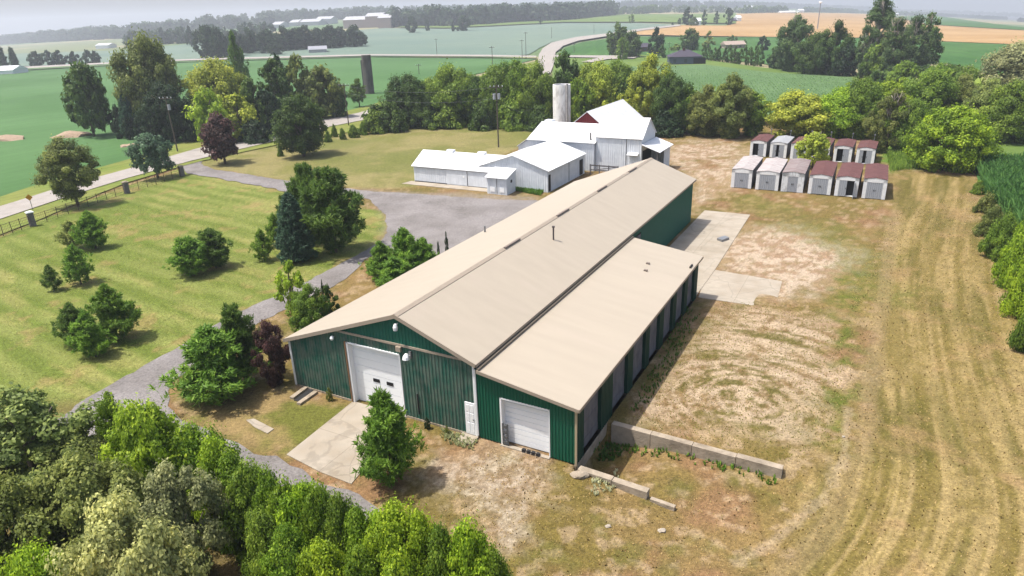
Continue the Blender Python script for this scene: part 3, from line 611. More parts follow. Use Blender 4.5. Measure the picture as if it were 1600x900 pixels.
# the side wall with its seven loading doors
GREEN_SHADE = siding_mat('shaded_green_siding', A(14, 74, 58), A(30, 88, 72), 0.5)  # darker copy of the green siding; shade of this side put in its colour
bays = [(1.05, 3.75), (5.55, 8.35), (9.3, 11.95), (12.75, 15.2), (16.1, 18.6), (19.4, 21.9), (22.7, 25.0)]
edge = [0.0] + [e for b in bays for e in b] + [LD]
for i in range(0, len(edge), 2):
    w_ = MB(); ribs(w_, (LU, edge[i]), (LU, edge[i + 1]), (1, 0), -0.02, lambda s: 3.42, pitch=0.22); w_.box(LU - .24, LU - .005, edge[i] + .01, edge[i] + .03, 0, 3.3).box(LU - .24, LU - .005, edge[i + 1] - .03, edge[i + 1] - .01, 0, 3.3); part(w_, 'wall', GREEN_SHADE, bld)
part(MB().box(LU - 0.02, LU + 0.05, 0.0, LD, 3.30, 3.55), 'header', TRIM, bld)
for (a, b) in bays:
    part(MB().box(LU - 0.62, LU - 0.55, a - .1, b + .1, 0.0, 3.4), 'door_recess', DARK, bld)  # near-black panel; its colour carries the shade above and behind the door
    mb = MB(); 
    for k in range(5): mb.box(LU - 0.27, LU - 0.21 - (k % 2) * 0.012, a + 0.03, b - 0.03, 0.02 + k * 0.56, 0.02 + k * 0.56 + 0.54)
    part(mb, 'loading_door', GREYD, bld)
part(MB().box(LU - 0.35, LU + 0.02, -0.05, LD, -0.6, 0.0).box(LU - 0.35, LU + 0.06, 0.0, 4.6, -1.6, 0.0), 'foundation', CONC2, bld)
# white door behind the lean-to in the main wall
md = MB()
for k in range(5): md.box(0.0, 0.06 + 0.01 * (k % 2), 26.4 + k * 0.6, 26.98 + k * 0.6, 0.1, 4.0)
part(md, 'sliding_door', GREYD, bld); part(MB().box(-0.5, -0.4, 25.9, 29.8, 0, 4.3), 'door_recess', DARK, bld)

# retaining walls of the dock
def blockwall(name, a, b, w, z0, z1a, z1b, seg, label):
    r = empty(name, (B0[0], B0[1], 0), RZ, label, 'wall'); a = np.array(a, float); b = np.array(b, float); Lh = np.linalg.norm(b - a); n = max(1, round(Lh / seg)); d = (b - a) / Lh; nn = np.array([-d[1], d[0]]) * w / 2
    for i in range(n):
        p = a + d * (i * Lh / n + 0.015); q = a + d * ((i + 1) * Lh / n - 0.015); zt = z1a + (z1b - z1a) * (i + .5) / n + random.uniform(-.02, .02); j = random.uniform(-.03, .03)
        part(MB().prism([p + nn + j * nn, q + nn + j * nn, q - nn + j * nn, p - nn + j * nn], z0, zt), 'concrete_block', CONC2, r)
    return r
random.seed(4)
blockwall('retaining_wall', (6.62, 4.62), (16.3, 4.35), 0.42, -1.5, 0.16, 0.16, 2.4, 'long pale concrete block retaining wall running out into the dry yard')
blockwall('retaining_wall', (6.5, -0.22), (10.45, -0.42), 0.40, -1.5, 0.10, 0.05, 2.0, 'short low concrete wall running out from the front corner of the lean-to')
kb = MB().box(0, 1.3, -0.12, 0.12, -0.3, 0.05).build('concrete_kerb', CONC2); kb.location = (*L2W(10.6, -0.5), -0.34); kb.rotation_euler = (0, 0, RZ - 0.08); props(kb, 'sunken concrete kerb off the end of the short retaining wall', 'kerb')
def rock(name, loc, sx, sy, sz, m, label, cat, seed=0, group=None, flat=True):
    bm = bmesh.new(); bmesh.ops.create_icosphere(bm, subdivisions=2, radius=1); rnd = random.Random(seed)
    for v in bm.verts:
        k = 1 + rnd.uniform(-.18, .18); v.co = Vector((v.co.x * sx * k, v.co.y * sy * k, max(-0.3, v.co.z) * sz * k))
    me = bpy.data.meshes.new(name); bm.to_mesh(me); bm.free(); me.materials.append(m); o = link(name, me); o.location = loc; return props(o, label, cat, group)
for i, (px, py, s, lab) in enumerate(((912, 727, .34, 'broken grey concrete lump at the lean-to front corner'), (596, 0, 0, None))):
    if s: g = G(px, py); rock('concrete_rubble', (*L2W(6.75, -0.75), 0.05), s * 1.4, s, s * .6, CONC2, lab, 'rubble', i)
for i, (px, py, s, lab) in enumerate(((950, 823, .16, 'small white stone on the dry grass below the short wall'), (1034, 830, .2, 'white stone at the bottom of the dry grass'), (1318, 683, .1, 'tiny white stone on the green strip in the yard'))):
    g = G(px, py); rock('stone', (g[0], g[1], g[2] + .03), s, s * .8, s * .5, CONC, lab, 'stone', i + 7)
# trench hatch, path slabs near the front wall
for a, b, lab in (((456, 624), (479, 607), 'left of two concrete rails lying before the front wall'), ((467, 633), (494, 614), 'right of two concrete rails lying before the front wall')):
    ga, gb = G(*a), G(*b); dx = gb - ga; ob = MB().box(0, float(np.linalg.norm(dx[:2])), -0.16, 0.16, -0.1, 0.16).build('concrete_rail', CONC2); ob.location = (ga[0], ga[1], 0); ob.rotation_euler = (0, 0, math.atan2(dx[1], dx[0])); props(ob, lab, 'rail')
ga, gb = G(463, 627), G(487, 609); dx = gb - ga; ob = MB().box(0, float(np.linalg.norm(dx[:2])), -0.2, 0.2, -0.1, 0.04).build('drain_cover', BLACK); ob.location = (ga[0], ga[1], 0); ob.rotation_euler = (0, 0, math.atan2(dx[1], dx[0])); props(ob, 'dark drain slot between the two concrete rails', 'drain')
cslab('paving_slab', [lpx(385, 657), lpx(397, 655), lpx(428, 671), lpx(418, 678), lpx(398, 668)], 0.05, 'broken pale paving slab lying in the grass left of the apron')
cslab('doorstep', [(-1.0, -0.1), (0.1, -0.1), (0.1, -0.95), (-0.9, -0.9)], 0.12, 'grey concrete step in front of the white side door', 'doorstep')
cslab('steel_hatch', [lpx(1120, 376), lpx(1132, 372), lpx(1139, 375), lpx(1128, 379)], 0.3, 'small grey steel hatch box on the concrete yard', 'hatch', m=GALV)
# ------------------------------------------------------------------ white farm buildings
WROOF = mat('white_metal_roof', (.60, .61, .62), 0.45, 0.3, var=0.10, vscale=0.7)
WROOFD = mat('stained_white_roof', (.58, .58, .58), 0.5, 0.3, var=0.10, vscale=0.5, dirt=A(190, 180, 168), dscale=0.35, damt=0.5)
REDS = mat('red_board_siding', A(140, 54, 58), 0.8, 0.2, var=0.15, vscale=3)
def frame(name, u, v, label, cat='barn'):
    x, y = L2W(u, v); return empty(name, (x, y, 0), RZ, label, cat)
def gable_u(r, x0, x1, y0, y1, zw, zr, wm, rm, ov=0.25, holes=()):
    """ridge runs along local x"""
    ym = (y0 + y1) / 2; f = lambda s: zw + (zr - zw) * (1 - abs(s - (y1 - y0) / 2) / ((y1 - y0) / 2))
    for (a, b, o_, zt, hh) in (((x0, y0), (x1, y0), (0, -1), lambda s: zw, holes), ((x1, y1), (x0, y1), (0, 1), lambda s: zw, ()), ((x1, y0), (x1, y1), (1, 0), f, ()), ((x0, y1), (x0, y0), (-1, 0), f, ())):
        w_ = MB(); ribs(w_, a, b, o_, 0, zt, holes=hh, pitch=0.35, depth=0.03); part(w_, 'wall', wm, r)
    k = (zr - zw) / ((y1 - y0) / 2); R = MB(); t = 0.1
    R.slab([(x0 - ov, y0 - ov, zw - k * ov + t), (x1 + ov, y0 - ov, zw - k * ov + t), (x1 + ov, ym, zr + t), (x0 - ov, ym, zr + t)], 0.08)
    R.slab([(x0 - ov, ym, zr + t), (x1 + ov, ym, zr + t), (x1 + ov, y1 + ov, zw - k * ov + t), (x0 - ov, y1 + ov, zw - k * ov + t)], 0.08)
    ro = part(R, 'roof', rm, r)
    return ro
def gable_v(r, x0, x1, y0, y1, zw, zr, wm, rm, ov=0.25, gm=None, rm2=None):
    xm = (x0 + x1) / 2; f = lambda s: zw + (zr - zw) * (1 - abs(s - (x1 - x0) / 2) / ((x1 - x0) / 2))
    for (a, b, o_, zt, m_) in (((x0, y0), (x1, y0), (0, -1), f, gm or wm), ((x1, y1), (x0, y1), (0, 1), f, gm or wm), ((x1, y0), (x1, y1), (1, 0), lambda s: zw, wm), ((x0, y1), (x0, y0), (-1, 0), lambda s: zw, wm)):
        w_ = MB(); ribs(w_, a, b, o_, 0, zt, pitch=0.35, depth=0.03); part(w_, 'wall', m_, r)
    k = (zr - zw) / ((x1 - x0) / 2); R = MB(); t = 0.1
    R.slab([(x0 - ov, y0 - ov, zw - k * ov + t), (xm, y0 - ov, zr + t), (xm, y1 + ov, zr + t), (x0 - ov, y1 + ov, zw - k * ov + t)], 0.08)
    R2 = MB(); R2.slab([(xm, y0 - ov, zr + t), (x1 + ov, y0 - ov, zw - k * ov + t), (x1 + ov, y1 + ov, zw - k * ov + t), (xm, y1 + ov, zr + t)], 0.08)
    if rm2: part(R, 'roof', rm2, r); return part(R2, 'roof', rm, r)
    R.v += R2.v; n = 8; R.f += [tuple(i + n for i in f_) for f_ in R2.f]; return part(R, 'roof', rm, r)
# long low shed
r = frame('long_shed', -43.3, 54.0, 'long low white shed with sliding doors and two roof vents beside the gravel lot', 'shed')
ro = gable_u(r, 0, 15.4, 0, 6.2, 2.45, 4.15, WHITES, WROOF)
for x in (4.2, 9.6): part(MB().box(x, x + 1.2, 2.75, 3.45, 4.1, 4.5), 'roof_vent', WTRIM, ro)
for x in (5.9, 9.5): part(MB().box(x, x + (3.5 if x < 6 else 5.0), -0.09, -0.04, 0.12, 2.3), 'sliding_door', WHITES, r)
part(MB().box(0.1, 15.0, -0.13, -0.05, 2.26, 2.36), 'door_rail', DARK, r); part(MB().box(9.42, 9.5, -0.12, -0.04, 0.1, 2.3), 'door_gap', DARK, r); part(MB().box(8.7, 8.95, -0.13, -0.08, 1.2, 1.5), 'door_sign', WTRIM, r)
part(MB().box(0.1, 5.9, -0.11, -0.05, 0.0, 0.16), 'base_board', DARK, r); part(MB().box(9.5, 14.6, -0.11, -0.05, 0.0, 0.12), 'base_board', DARK, r)
sl = cslab('concrete_strip', [(-43.9, 53.9), (-44.2, 52.0), (-29.2, 52.1), (-29.2, 53.9)], 0.05, None); sl.pop('category', None); props(sl, kind='structure')
# annex
r = frame('small_annex', -29.1, 51.4, 'small white annex with double doors at the corner of the long shed', 'shed')
w_ = MB(); ribs(w_, (0, 0), (3.1, 0), (0, -1), 0, lambda s: 2.35, pitch=.3); part(w_, 'wall', WHITES, r)
for (a, b, o_, s0) in (((3.1, 0), (3.1, 2.5), (1, 0), 1), ((0, 2.5), (0, 0), (-1, 0), -1)):
    w_ = MB(); ribs(w_, a, b, o_, 0, (lambda s: 2.35 + s * 0.3) if s0 > 0 else (lambda s: 3.1 - s * .3), pitch=.3); part(w_, 'wall', WHITES, r)
part(MB().slab([(-.2, -.3, 2.35), (3.3, -.3, 2.35), (3.3, 2.6, 3.22), (-.2, 2.6, 3.22)], .08), 'roof', WROOF, r)
part(MB().box(1.53, 1.58, -.06, -.03, .1, 2.2), 'door_gap', DARK, r); part(MB().box(3.12, 3.16, 1.1, 1.5, 1.5, 1.9), 'window', DARK, r)
for x in (.5, 2.0): part(MB().box(x, x + .75, -.07, -.03, .35, 1.0), 'door_panel', WTRIM, r)
# mid barn
r = frame('cross_barn', -32.0, 54.8, 'white barn with a stained low gable roof facing the gravel lot', 'barn')
gable_v(r, 0, 10.6, 0, 13, 3.0, 4.75, WHITES, WROOF, rm2=WROOFD)
part(MB().box(10.62, 10.66, .15, .75, .1, 2.4), 'doorway', DARK, r); part(MB().box(10.62, 10.66, 11.0, 12.2, .1, 2.4), 'doorway', DARK, r); part(MB().box(10.62, 10.67, 7.0, 7.08, .1, 2.8), 'door_gap', DARK, r)
# west wing with wide roof
r = frame('west_barn', -31.8, 69.6, 'white barn wing with wide plain roof and short flue before the white silo', 'barn')
ro = gable_u(r, 0, 11.2, 0, 11.0, 4.35, 6.3, WHITES, WROOF)
part(MB().tube([(10.4, .6, 4.5), (10.4, .6, 5.8)], .13, 8), 'flue_pipe', mat('dark_pipe', (0.07, .06, .06), .5), ro)
part(MB().slab([(-2.6, .8, 3.0), (-.2, .8, 4.6), (-.2, 10.5, 4.6), (-2.6, 10.5, 3.0)], .1), 'roof', WROOF, r); w_ = MB(); ribs(w_, (-2.4, 10.2), (-2.4, 1.0), (-1, 0), 0, lambda s: 3.0, pitch=.35); ribs(w_, (-2.4, 1.0), (0, 1.0), (0, -1), 0, lambda s: 3.0 + s * .6, pitch=.35); part(w_, 'wall', WHITES, r)
part(MB().box(-1.6, -.2, 9.2, 10.6, 4.0, 6.0), 'roof_box', WHITES, r)
# tall barn
r = frame('tall_barn', -20.5, 70.0, 'tall white ribbed barn with a steep roof and dark doorway at its right end', 'barn')
gable_u(r, 0, 7.3, 0, 6.4, 5.3, 7.8, WHITES, WROOFD, ov=.2)
part(MB().slab([(7.4, -.4, 4.5), (10.2, -.4, 3.5), (10.2, 6.8, 3.5), (7.4, 6.8, 4.5)][::-1], .08), 'roof', WROOF, r)
w_ = MB(); ribs(w_, (7.3, 6.3), (9.8, 6.3), (0, 1), 0, lambda s: 3.6, pitch=.35); ribs(w_, (9.8, 3.2), (9.8, 6.3), (1, 0), 0, lambda s: 3.5, pitch=.35); part(w_, 'wall', WHITES, r)
part(MB().box(7.34, 7.4, .3, 4.5, 0.05, 3.4), 'doorway', DARK, r); part(MB().box(9.65, 9.8, -.2, -.05, 0, 3.6), 'post', GREYD, r)
part(MB().box(4.9, 4.96, -.05, -.03, .1, 5.2), 'door_gap', DARK, r); part(MB().slab([(5.2, -.7, 2.9), (6.9, -.7, 2.9), (6.9, 0, 3.2), (5.2, 0, 3.2)], .06), 'hood', WROOF, r)
# pen fence by the tall barn
r = frame('pen_fence', -20.2, 67.2, 'grey board pen fence in front of the tall white barn', 'fence')
for x in np.linspace(0, 4.4, 4): part(MB().box(x - .06, x + .06, -.06, .06, 0, 1.6), 'post', GREYD, r)
part(MB().box(0, 4.4, -.03, .03, 1.35, 1.55).box(0, 4.4, -.03, .03, .7, .85), 'rail', GREYD, r)
part(MB().bar((.1, 0, .7), (4.3, 0, 1.4), .05, .1), 'brace', GREYD, r)
# red barn
r = frame('red_barn', -28.9, 78.5, 'red board barn with a bright white roof between the tall barn and the trees', 'barn')
gable_v(r, 0, 7.2, 0, 16.5, 4.9, 7.7, REDS, WROOF, ov=.45)
# white silo
gs = G(878, 214); r = empty('white_silo', (gs[0], gs[1], 0), RZ, 'round peeling white concrete silo without a roof behind the white barns', 'silo')
hs = height_for(gs, 131.5); sw = 27.0 * proj(gs)[2] / F / 2 * 1.0
SILO = mat('peeling_white_concrete', (.72, .71, .70), .85, .2, var=.1, vscale=1.2, dirt=A(190, 182, 176), dscale=1.4, damt=.5, stretch=(1, 1, .35), bump=.2, bscale=4)
mb = MB(); n = 32
for rr, zz in ((sw, (0, hs)),):
    mb.tube([(0, 0, 0), (0, 0, hs)], sw, n, cap=False); mb.tube([(0, 0, hs), (0, 0, 1)], sw - .2, n, cap=False)
    for j in range(n):
        a, b = 2 * math.pi * j / n, 2 * math.pi * (j + 1) / n
        mb.poly([(sw * math.cos(a), sw * math.sin(a), hs), (sw * math.cos(b), sw * math.sin(b), hs), ((sw - .2) * math.cos(b), (sw - .2) * math.sin(b), hs), ((sw - .2) * math.cos(a), (sw - .2) * math.sin(a), hs)])
part(mb, 'shell', SILO, r)
mb = MB()
for i in range(1, 12): mb.tube([(0, 0, hs * i / 12), (0, 0, hs * i / 12 + .05)], sw + .02, n, cap=False)
part(mb, 'hoop', SILO, r); part(MB().box(sw * .82, sw * .82 + .3, -sw * .6 - .2, -sw * .6 + .3, 0, hs + .2), 'chute', mat('silo_chute', A(216, 212, 210), .8, var=.2), r)
# dark silo beyond the road
gs = G(578, 147); hs = height_for(gs, 86.0); sw = 14.5 * proj(gs)[2] / F / 2
r = empty('dark_silo', (gs[0], gs[1], gs[2]), 0, 'lone dark grey concrete silo standing at the edge of the green bean field', 'silo')
DSILO = mat('dark_silo_concrete', A(136, 130, 126), .9, .1, var=.2, vscale=1.0, stretch=(1, 1, .25), dirt=A(84, 78, 76), dscale=.8, damt=.6)
mb = MB(); mb.tube([(0, 0, 0), (0, 0, hs)], sw, 24, cap=True); part(mb, 'shell', DSILO, r, smooth=False)
part(MB().box(-sw - .35, -sw + .2, -.5, .5, 0, hs - 1.5), 'chute', mat('pale_chute', A(150, 146, 140), .9), r)
mb = MB(); [mb.tube([(0, 0, hs * i / 14), (0, 0, hs * i / 14 + .07)], sw + .025, 24, cap=False) for i in range(1, 14)]; part(mb, 'hoop', DSILO, r)

# ------------------------------------------------------------------ twelve small storage sheds
SH_RED = mat('faded_red_roof', A(128, 88, 86), .85, .2, var=.2, vscale=1.5)
SH_PEEL = mat('peeling_red_and_white_roof', A(226, 220, 218), .8, .2, var=.12, vscale=2, dirt=A(160, 112, 108), dscale=2.2, damt=.55, stretch=(.5, 2, 1))
SH_PEEL2 = mat('rotting_roof', A(186, 174, 172), .85, .2, var=.2, vscale=2, dirt=A(120, 76, 74), dscale=1.2, damt=.7, stretch=(.4, 2.4, 1))
SH_GREY = mat('silver_roof', A(200, 202, 206), .6, .3, var=.06)
SH_WALL = mat('white_shed_board', (.66, .67, .68), .8, .2, var=.08, vscale=3, dirt=A(206, 204, 202), dscale=2.5, damt=.2)
SH_WORN = mat('worn_shed_board', (.62, .64, .66), .8, .2, var=.1, vscale=3, dirt=A(120, 116, 112), dscale=3.0, damt=.55, stretch=(1, 1, .4))
SH_DOOR = mat('grey_shed_door', A(206, 212, 222), .8, .2, var=.12, vscale=4, stretch=(3, 1, .3))
SH_SIDE = mat('shaded_shed_side', A(84, 84, 90), .8, .2, var=.2, vscale=2)  # right side boards; shade of the gaps between sheds put in the colour
def stores(x, y, rz, W, D, H, roofm, wallm, doors, label, pole=False, seed=0):
    rnd = random.Random(seed); H += rnd.uniform(-.06, .06); r = empty('storage_shed', (x, y, 0), rz + rnd.uniform(-.02, .02), label, 'shed', 'two rows of small storage sheds')
    hp = H + .13; dw = .42 if doors != 'narrow' else .75
    fr = MB(); fr.box(0, dw, 0, .08, .05, H).box(W - dw, W, 0, .08, .05, H)
    fr.poly([(0, 0, 2.1), (W, 0, 2.1), (W, 0, H), (W / 2, 0, hp), (0, 0, H)]).poly([(0, .08, 2.1), (W, .08, 2.1), (W, .08, H), (W / 2, .08, hp), (0, .08, H)]).poly([(dw, 0, 2.1), (W - dw, 0, 2.1), (W - dw, .08, 2.1), (dw, .08, 2.1)])
    part(fr, 'front_wall', wallm, r)
    sd_ = MB(); sd_.box(0, .06, .085, D, .05, H - .02).box(.06, W - .06, D - .06, D, .05, H - .02).box(.06, W - .06, .1, D - .06, .05, .12); part(sd_, 'side_wall', SH_WALL, r); part(MB().box(W - .06, W, .085, D, .05, H - .02), 'side_wall', SH_SIDE, r, 'side boards coloured dark for the shade between sheds')
    ov = .03; R = MB(); R.slab([(-ov, -ov, H - .01), (W / 2, -ov, hp + .05), (W / 2, D + ov, hp + .05), (-ov, D + ov, H - .01)], .05); R.slab([(W / 2, -ov, hp + .05), (W + ov, -ov, H - .01), (W + ov, D + ov, H - .01), (W / 2, D + ov, hp + .05)], .05)
    part(R, 'roof', roofm, r)
    a, b = dw, W - dw; m_ = (a + b) / 2
    def leaf(x0, x1, nm='door'):
        mb = MB(); n = 4
        for i in range(n): mb.box(x0 + (x1 - x0) * i / n + .008, x0 + (x1 - x0) * (i + 1) / n - .008, .02, .06 + .008 * (i % 2), .08, 2.09)
        dd = part(mb, nm, SH_DOOR, r); part(MB().box(x1 - .12 if x1 <= m_ + .01 else x0 + .06, x1 - .06 if x1 <= m_ + .01 else x0 + .12, -.02, .03, 1.0, 1.2), 'latch', DARK, dd)
    part(MB().box(a, b, .5, .54, .1, 2.09), 'dark_interior', DARK, r)
    if doors in ('shut', 'narrow'): leaf(a, m_); leaf(m_, b)
    elif doors == 'left_open': leaf(m_, b)
    elif doors == 'right_open': leaf(a, m_); part(MB().box(b - .05, b + .02, -.9, -.02, .08, 2.05), 'door', SH_DOOR, r)
    elif doors == 'gap': leaf(a, a + (b - a) * .3); leaf(a + (b - a) * .55, b)
    if pole:
        part(MB().tube([(W * .75, D + .15, 0), (W * .75, D + .15, H + .95)], .05, 6).box(W * .75 - .1, W * .75 + .1, D + .05, D + .25, H + .85, H + 1.05), 'vent_pole', GALV, r)
    return r
FR = [(30.37, 91.72, 32.69, 90.41, SH_PEEL, SH_WALL, 'shut', 'white storage shed with a flaking pink roof at the left end of the front row'),
      (33.17, 90.13, 35.63, 88.63, SH_PEEL, SH_WALL, 'shut', 'front-row storage shed with a flaking pink roof, second from the left end'),
      (36.01, 88.58, 38.46, 87.37, SH_PEEL2, SH_WORN, 'narrow', 'front-row storage shed with rotting roof and heavily peeling white front'),
      (38.93, 86.98, 41.35, 85.80, SH_RED, SH_WALL, 'shut', 'front-row storage shed with closed grey doors right below the leaning tree'),
      (41.68, 85.44, 44.01, 84.19, SH_RED, SH_WALL, 'right_open', 'front-row storage shed with one door leaf swung open and dark inside'),
      (44.41, 83.83, 46.70, 82.55, SH_RED, SH_WALL, 'shut', 'front-row storage shed with closed grey doors at the right end')]
for i, (x0, y0, x1, y1, rm, wm, dr, lab) in enumerate(FR):
    stores(x0, y0, math.radians(-28.2), math.hypot(x1 - x0, y1 - y0), 9.2, 2.55, rm, wm, dr, lab, seed=i)
S0 = np.array([39.9, 112.5]); S1 = np.array([53.0, 102.8])   # back row, front-left corners of the first and last shed
S1 = np.array([53.2, 103.9])
for i, (rm, dr, lab) in enumerate(((SH_RED, 'left_open', 'back-row storage shed at the left end with a black open doorway'), (SH_GREY, 'gap', 'back-row storage shed with a plain silver roof'),
        (SH_RED, 'shut', 'back-row storage shed hidden behind the leaning tree'), (SH_RED, 'shut', 'back-row storage shed just right of the leaning tree'),
        (SH_RED, 'left_open', 'back-row storage shed with black open doorway, second from the right end'), (SH_RED, 'gap', 'back-row storage shed with narrow dark gap at the right end'))):
    p = S0 + (S1 - S0) * i / 5
    stores(p[0], p[1], math.radians(-31), 2.55, 6.6, 2.45, rm, SH_WALL, dr, lab, True, 20 + i)
# ------------------------------------------------------------------ far buildings
def house(name, px, py, wpx, dep, h, roofh, rz, label, wm, rm, hip=False, cat='house', door=True):
    g = G(px, py); w = wpx * proj(g)[2] / F; r = empty(name, (g[0], g[1], g[2]), rz, label, cat)
    part(MB().box(-w / 2, w / 2, 0, dep, -1.5, h), 'wall', wm, r)
    R = MB(); e = .5; ym = dep / 2; hx = dep / 2 if hip else -e
    a = (-w / 2 - e, -e, h - .05); b = (w / 2 + e, -e, h - .05); c_ = (w / 2 + e, dep + e, h - .05); d = (-w / 2 - e, dep + e, h - .05)
    p = (-w / 2 + (hx if hip else -e), ym, h + roofh); q = (w / 2 - (hx if hip else -e), ym, h + roofh)
    R.poly([a, b, q, p]).poly([c_, d, p, q]).poly([b, c_, q]).poly([d, a, p]).poly([d, c_, b, a])
    ro = part(R, 'roof', rm, r)
    if door:
        n = max(1, int(w / 4))
        for i in range(n):
            x = -w / 2 + (i + .5) * w / n; part(MB().box(x - .6, x + .6, -.06, .02, h * .35, h * .75), 'window', GLASS, r)
    return r
HGREY = mat('grey_siding', A(104, 118, 140), .8); HROOF = mat('dark_shingles', A(94, 88, 104), .9, var=.1); TANW = mat('tan_wall', A(200, 184, 168), .8); BRW = mat('brown_brick', A(120, 84, 78), .9)
r = house('bungalow', 1071, 103, 50, 11, 3.8, 2.6, math.radians(-8), 'grey bungalow with a dark hipped roof behind the tree line', HGREY, HROOF, True)
part(MB().box(3.2, 8.3, -.12, -.04, 0.2, 3.2), 'carport_opening', DARK, r); part(MB().box(-1, 0, 4.5, 5.5, 5.5, 7.0), 'chimney', BRW, r)
house('cottage', 1008, 82, 12, 8, 3, 2, 0, 'small brown brick house with grey roof half hidden by trees', BRW, HROOF)
house('farmhouse', 1149, 77, 30, 10, 2.6, 1.8, 0, 'low house with a pale tan roof behind the clipped cedar hedge', TANW, mat('tan_roof', A(206, 186, 172), .8))
house('farmhouse', 1091, 41, 8, 10, 6, 3, 0, 'white farmhouse between tall trees on the wheat field', WTRIM, WROOF)
house('farm_shed', 1150, 35, 12, 20, 3, 2, 0, 'grey farm shed right of the white farmhouse', HGREY, HROOF, door=False)
house('farm_shed', 497, 83, 27, 14, 2.6, 2.2, math.radians(14), 'small grey roofed shed at the edge of the far pale field', mat('pale_wall', A(214, 214, 216), .8), mat('pale_roof', A(188, 190, 200), .7), door=False)
house('farm_shed', 8, 117, 26, 14, 2.5, 2.2, 0, 'low white shed at the left edge beside dark spruces', WTRIM, WROOF, door=False)
house('greenhouse', 160, 76, 20, 20, 4, 2, 0, 'far small white building on the left behind the pale field', WTRIM, WROOF, door=False)
GH = mat('glasshouse', A(232, 232, 234), .5, .3, var=.05); GHW = mat('glasshouse_wall', A(214, 196, 188), .8)
for (px, py, w, h_, lab) in ((431, 44, 14, 6, 'leftmost small white greenhouse on the far hill'), (459, 41, 13, 7, 'small white greenhouse left of the long pair'), (484, 40, 30, 7, 'long white greenhouse left of the factory buildings'), (506, 38, 24, 10, 'taller white greenhouse beside the long one'),
                             (558, 44, 42, 12, 'low wide pinkish factory building on the far hill'), (585, 43, 26, 16, 'tall white roofed factory building on the far hill'), (601, 44, 20, 14, 'white roofed factory building at the right end of the far group')):
    house('greenhouse', px, py, w, 60, h_, 5, 0, lab, GHW if px > 540 else GH, GH, door=False, cat='far building')
for (px, py, w, h_, lab) in ((1231, 22.5, 24, 5, 'long low white building at the far edge of the wheat'), (1252, 22, 8, 9, 'white house at the right of the long low white building'), (1290, 13, 10, 9, 'small far white building right of the water tower'), (1310, 13.5, 12, 8, 'second far white building right of the water tower'), (1332, 14.5, 9, 8, 'rightmost far white building beside the tall trees'), (1155, 35, 6, 6, 'tiny white outbuilding right of the farmhouse'), (1022, 15, 14, 9, 'far white building on the horizon above the pasture'), (1172, 17, 12, 12, 'far white building on the horizon above the wheat'), (1398, 24, 12, 6, 'low white building beyond the tall sparse trees')):
    house('farm_building', px, py, w, 16, h_, 3, 0, lab, WTRIM, WROOF, door=False, cat='far building')
gs = G(1277, 47); hw = height_for(gs, 2); r = empty('water_tower', tuple(gs), 0, 'slender water tower rising over the wheat field', 'tower')
k = proj(gs)[2] / F
part(MB().tube([(0, 0, 0), (0, 0, hw * .95)], [.9 * k, .6 * k], 8), 'shaft', mat('tower_grey', A(176, 174, 182), .7), r); part(MB().tube([(0, 0, hw * .93), (0, 0, hw * .96), (0, 0, hw)], [1 * k, 2.8 * k, 2.0 * k], 12), 'tank', WTRIM, r)

# ------------------------------------------------------------------ road furniture
POLEW = mat('pole_wood', A(128, 118, 106), .9, .1, var=.15)
def pole(px, py, topy, label, arm=True, trans=False, lean=0.0, group=None, rad=.14, yaw=0.0):
    g = G(px, py); h = height_for(g, topy); r = empty('utility_pole', tuple(g), yaw, label, 'utility pole', group)
    part(MB().tube([(0, 0, -.3), (lean * h, 0, h)], [rad, rad * .65], 8), 'post', POLEW, r)
    if arm:
        part(MB().box(lean * h - 1.2, lean * h + 1.2, -.07, .07, h - .55, h - .4), 'crossarm', POLEW, r)
        for x in (-1.1, -.4, .4, 1.1): part(MB().tube([(lean * h + x, 0, h - .4), (lean * h + x, 0, h - .15)], .06, 6), 'insulator', WTRIM, r)
    if trans:
        for x in ((-.42, .42) if trans == 2 else (.35,)): part(MB().tube([(lean * h + x, 0, h - 2.6), (lean * h + x, 0, h - 1.6)], .28, 10), 'transformer', mat('transformer_grey', A(206, 210, 216), .4), r)
    return Vector((g[0] + lean * h, g[1], g[2] + h - .2))
p1 = pole(779, 230, 132, 'utility pole with two pale transformers standing on the back lawn', trans=2)
p2 = pole(278, 238, 150, 'leaning wooden utility pole by the road behind the blue green tree', arm=True, trans=1, lean=-.02)
p3 = pole(545, 197, 130, 'wooden utility pole beside the road with small shrubs at its foot')
p4 = pole(479, 160, 118, 'utility pole with crossarm among the dark trees over the road', lean=-.01)
PL = [(683, 88, 60, 'thin far utility pole beside the pale field, leftmost of its line'), (770, 112, 72, 'far utility pole rising above the hedgerow trees'), (816, 93, 62, 'utility pole just left of the road bend'), (822, 91, 50, 'taller utility pole at the road bend'), (862, 61, 42, 'far pole on the pale field above the road bend'), (897, 84, 68, 'short pole at the dark green field beside the road'), (928, 53, 38, 'far pole along the road in the pale field'), (1027, 88, 55, 'white capped pole in front of the dark cedar'), (1045, 84, 66, 'short pole left of the bungalow roof'), (655, 117, 100, 'thin pole in the bean field left of the hedgerow')]
for q in PL: pole(q[0], q[1], q[2], q[3], arm=q[1] > 80, rad=.16)
WIRE = mat('wire', A(120, 124, 130), .6)
def wire(a, b, sag, label):
    pts = [a.lerp(b, t / 16) + Vector((0, 0, -sag * 4 * (t / 16) * (1 - t / 16))) for t in range(17)]
    props(MB().tube(pts, .018, 4).build('power_line', WIRE), label, 'power line')
wire(p1 + Vector((-1, 0, -.3)), p3 + Vector((0, 0, -.3)), 1.2, 'upper wire from the lawn pole to the roadside pole')
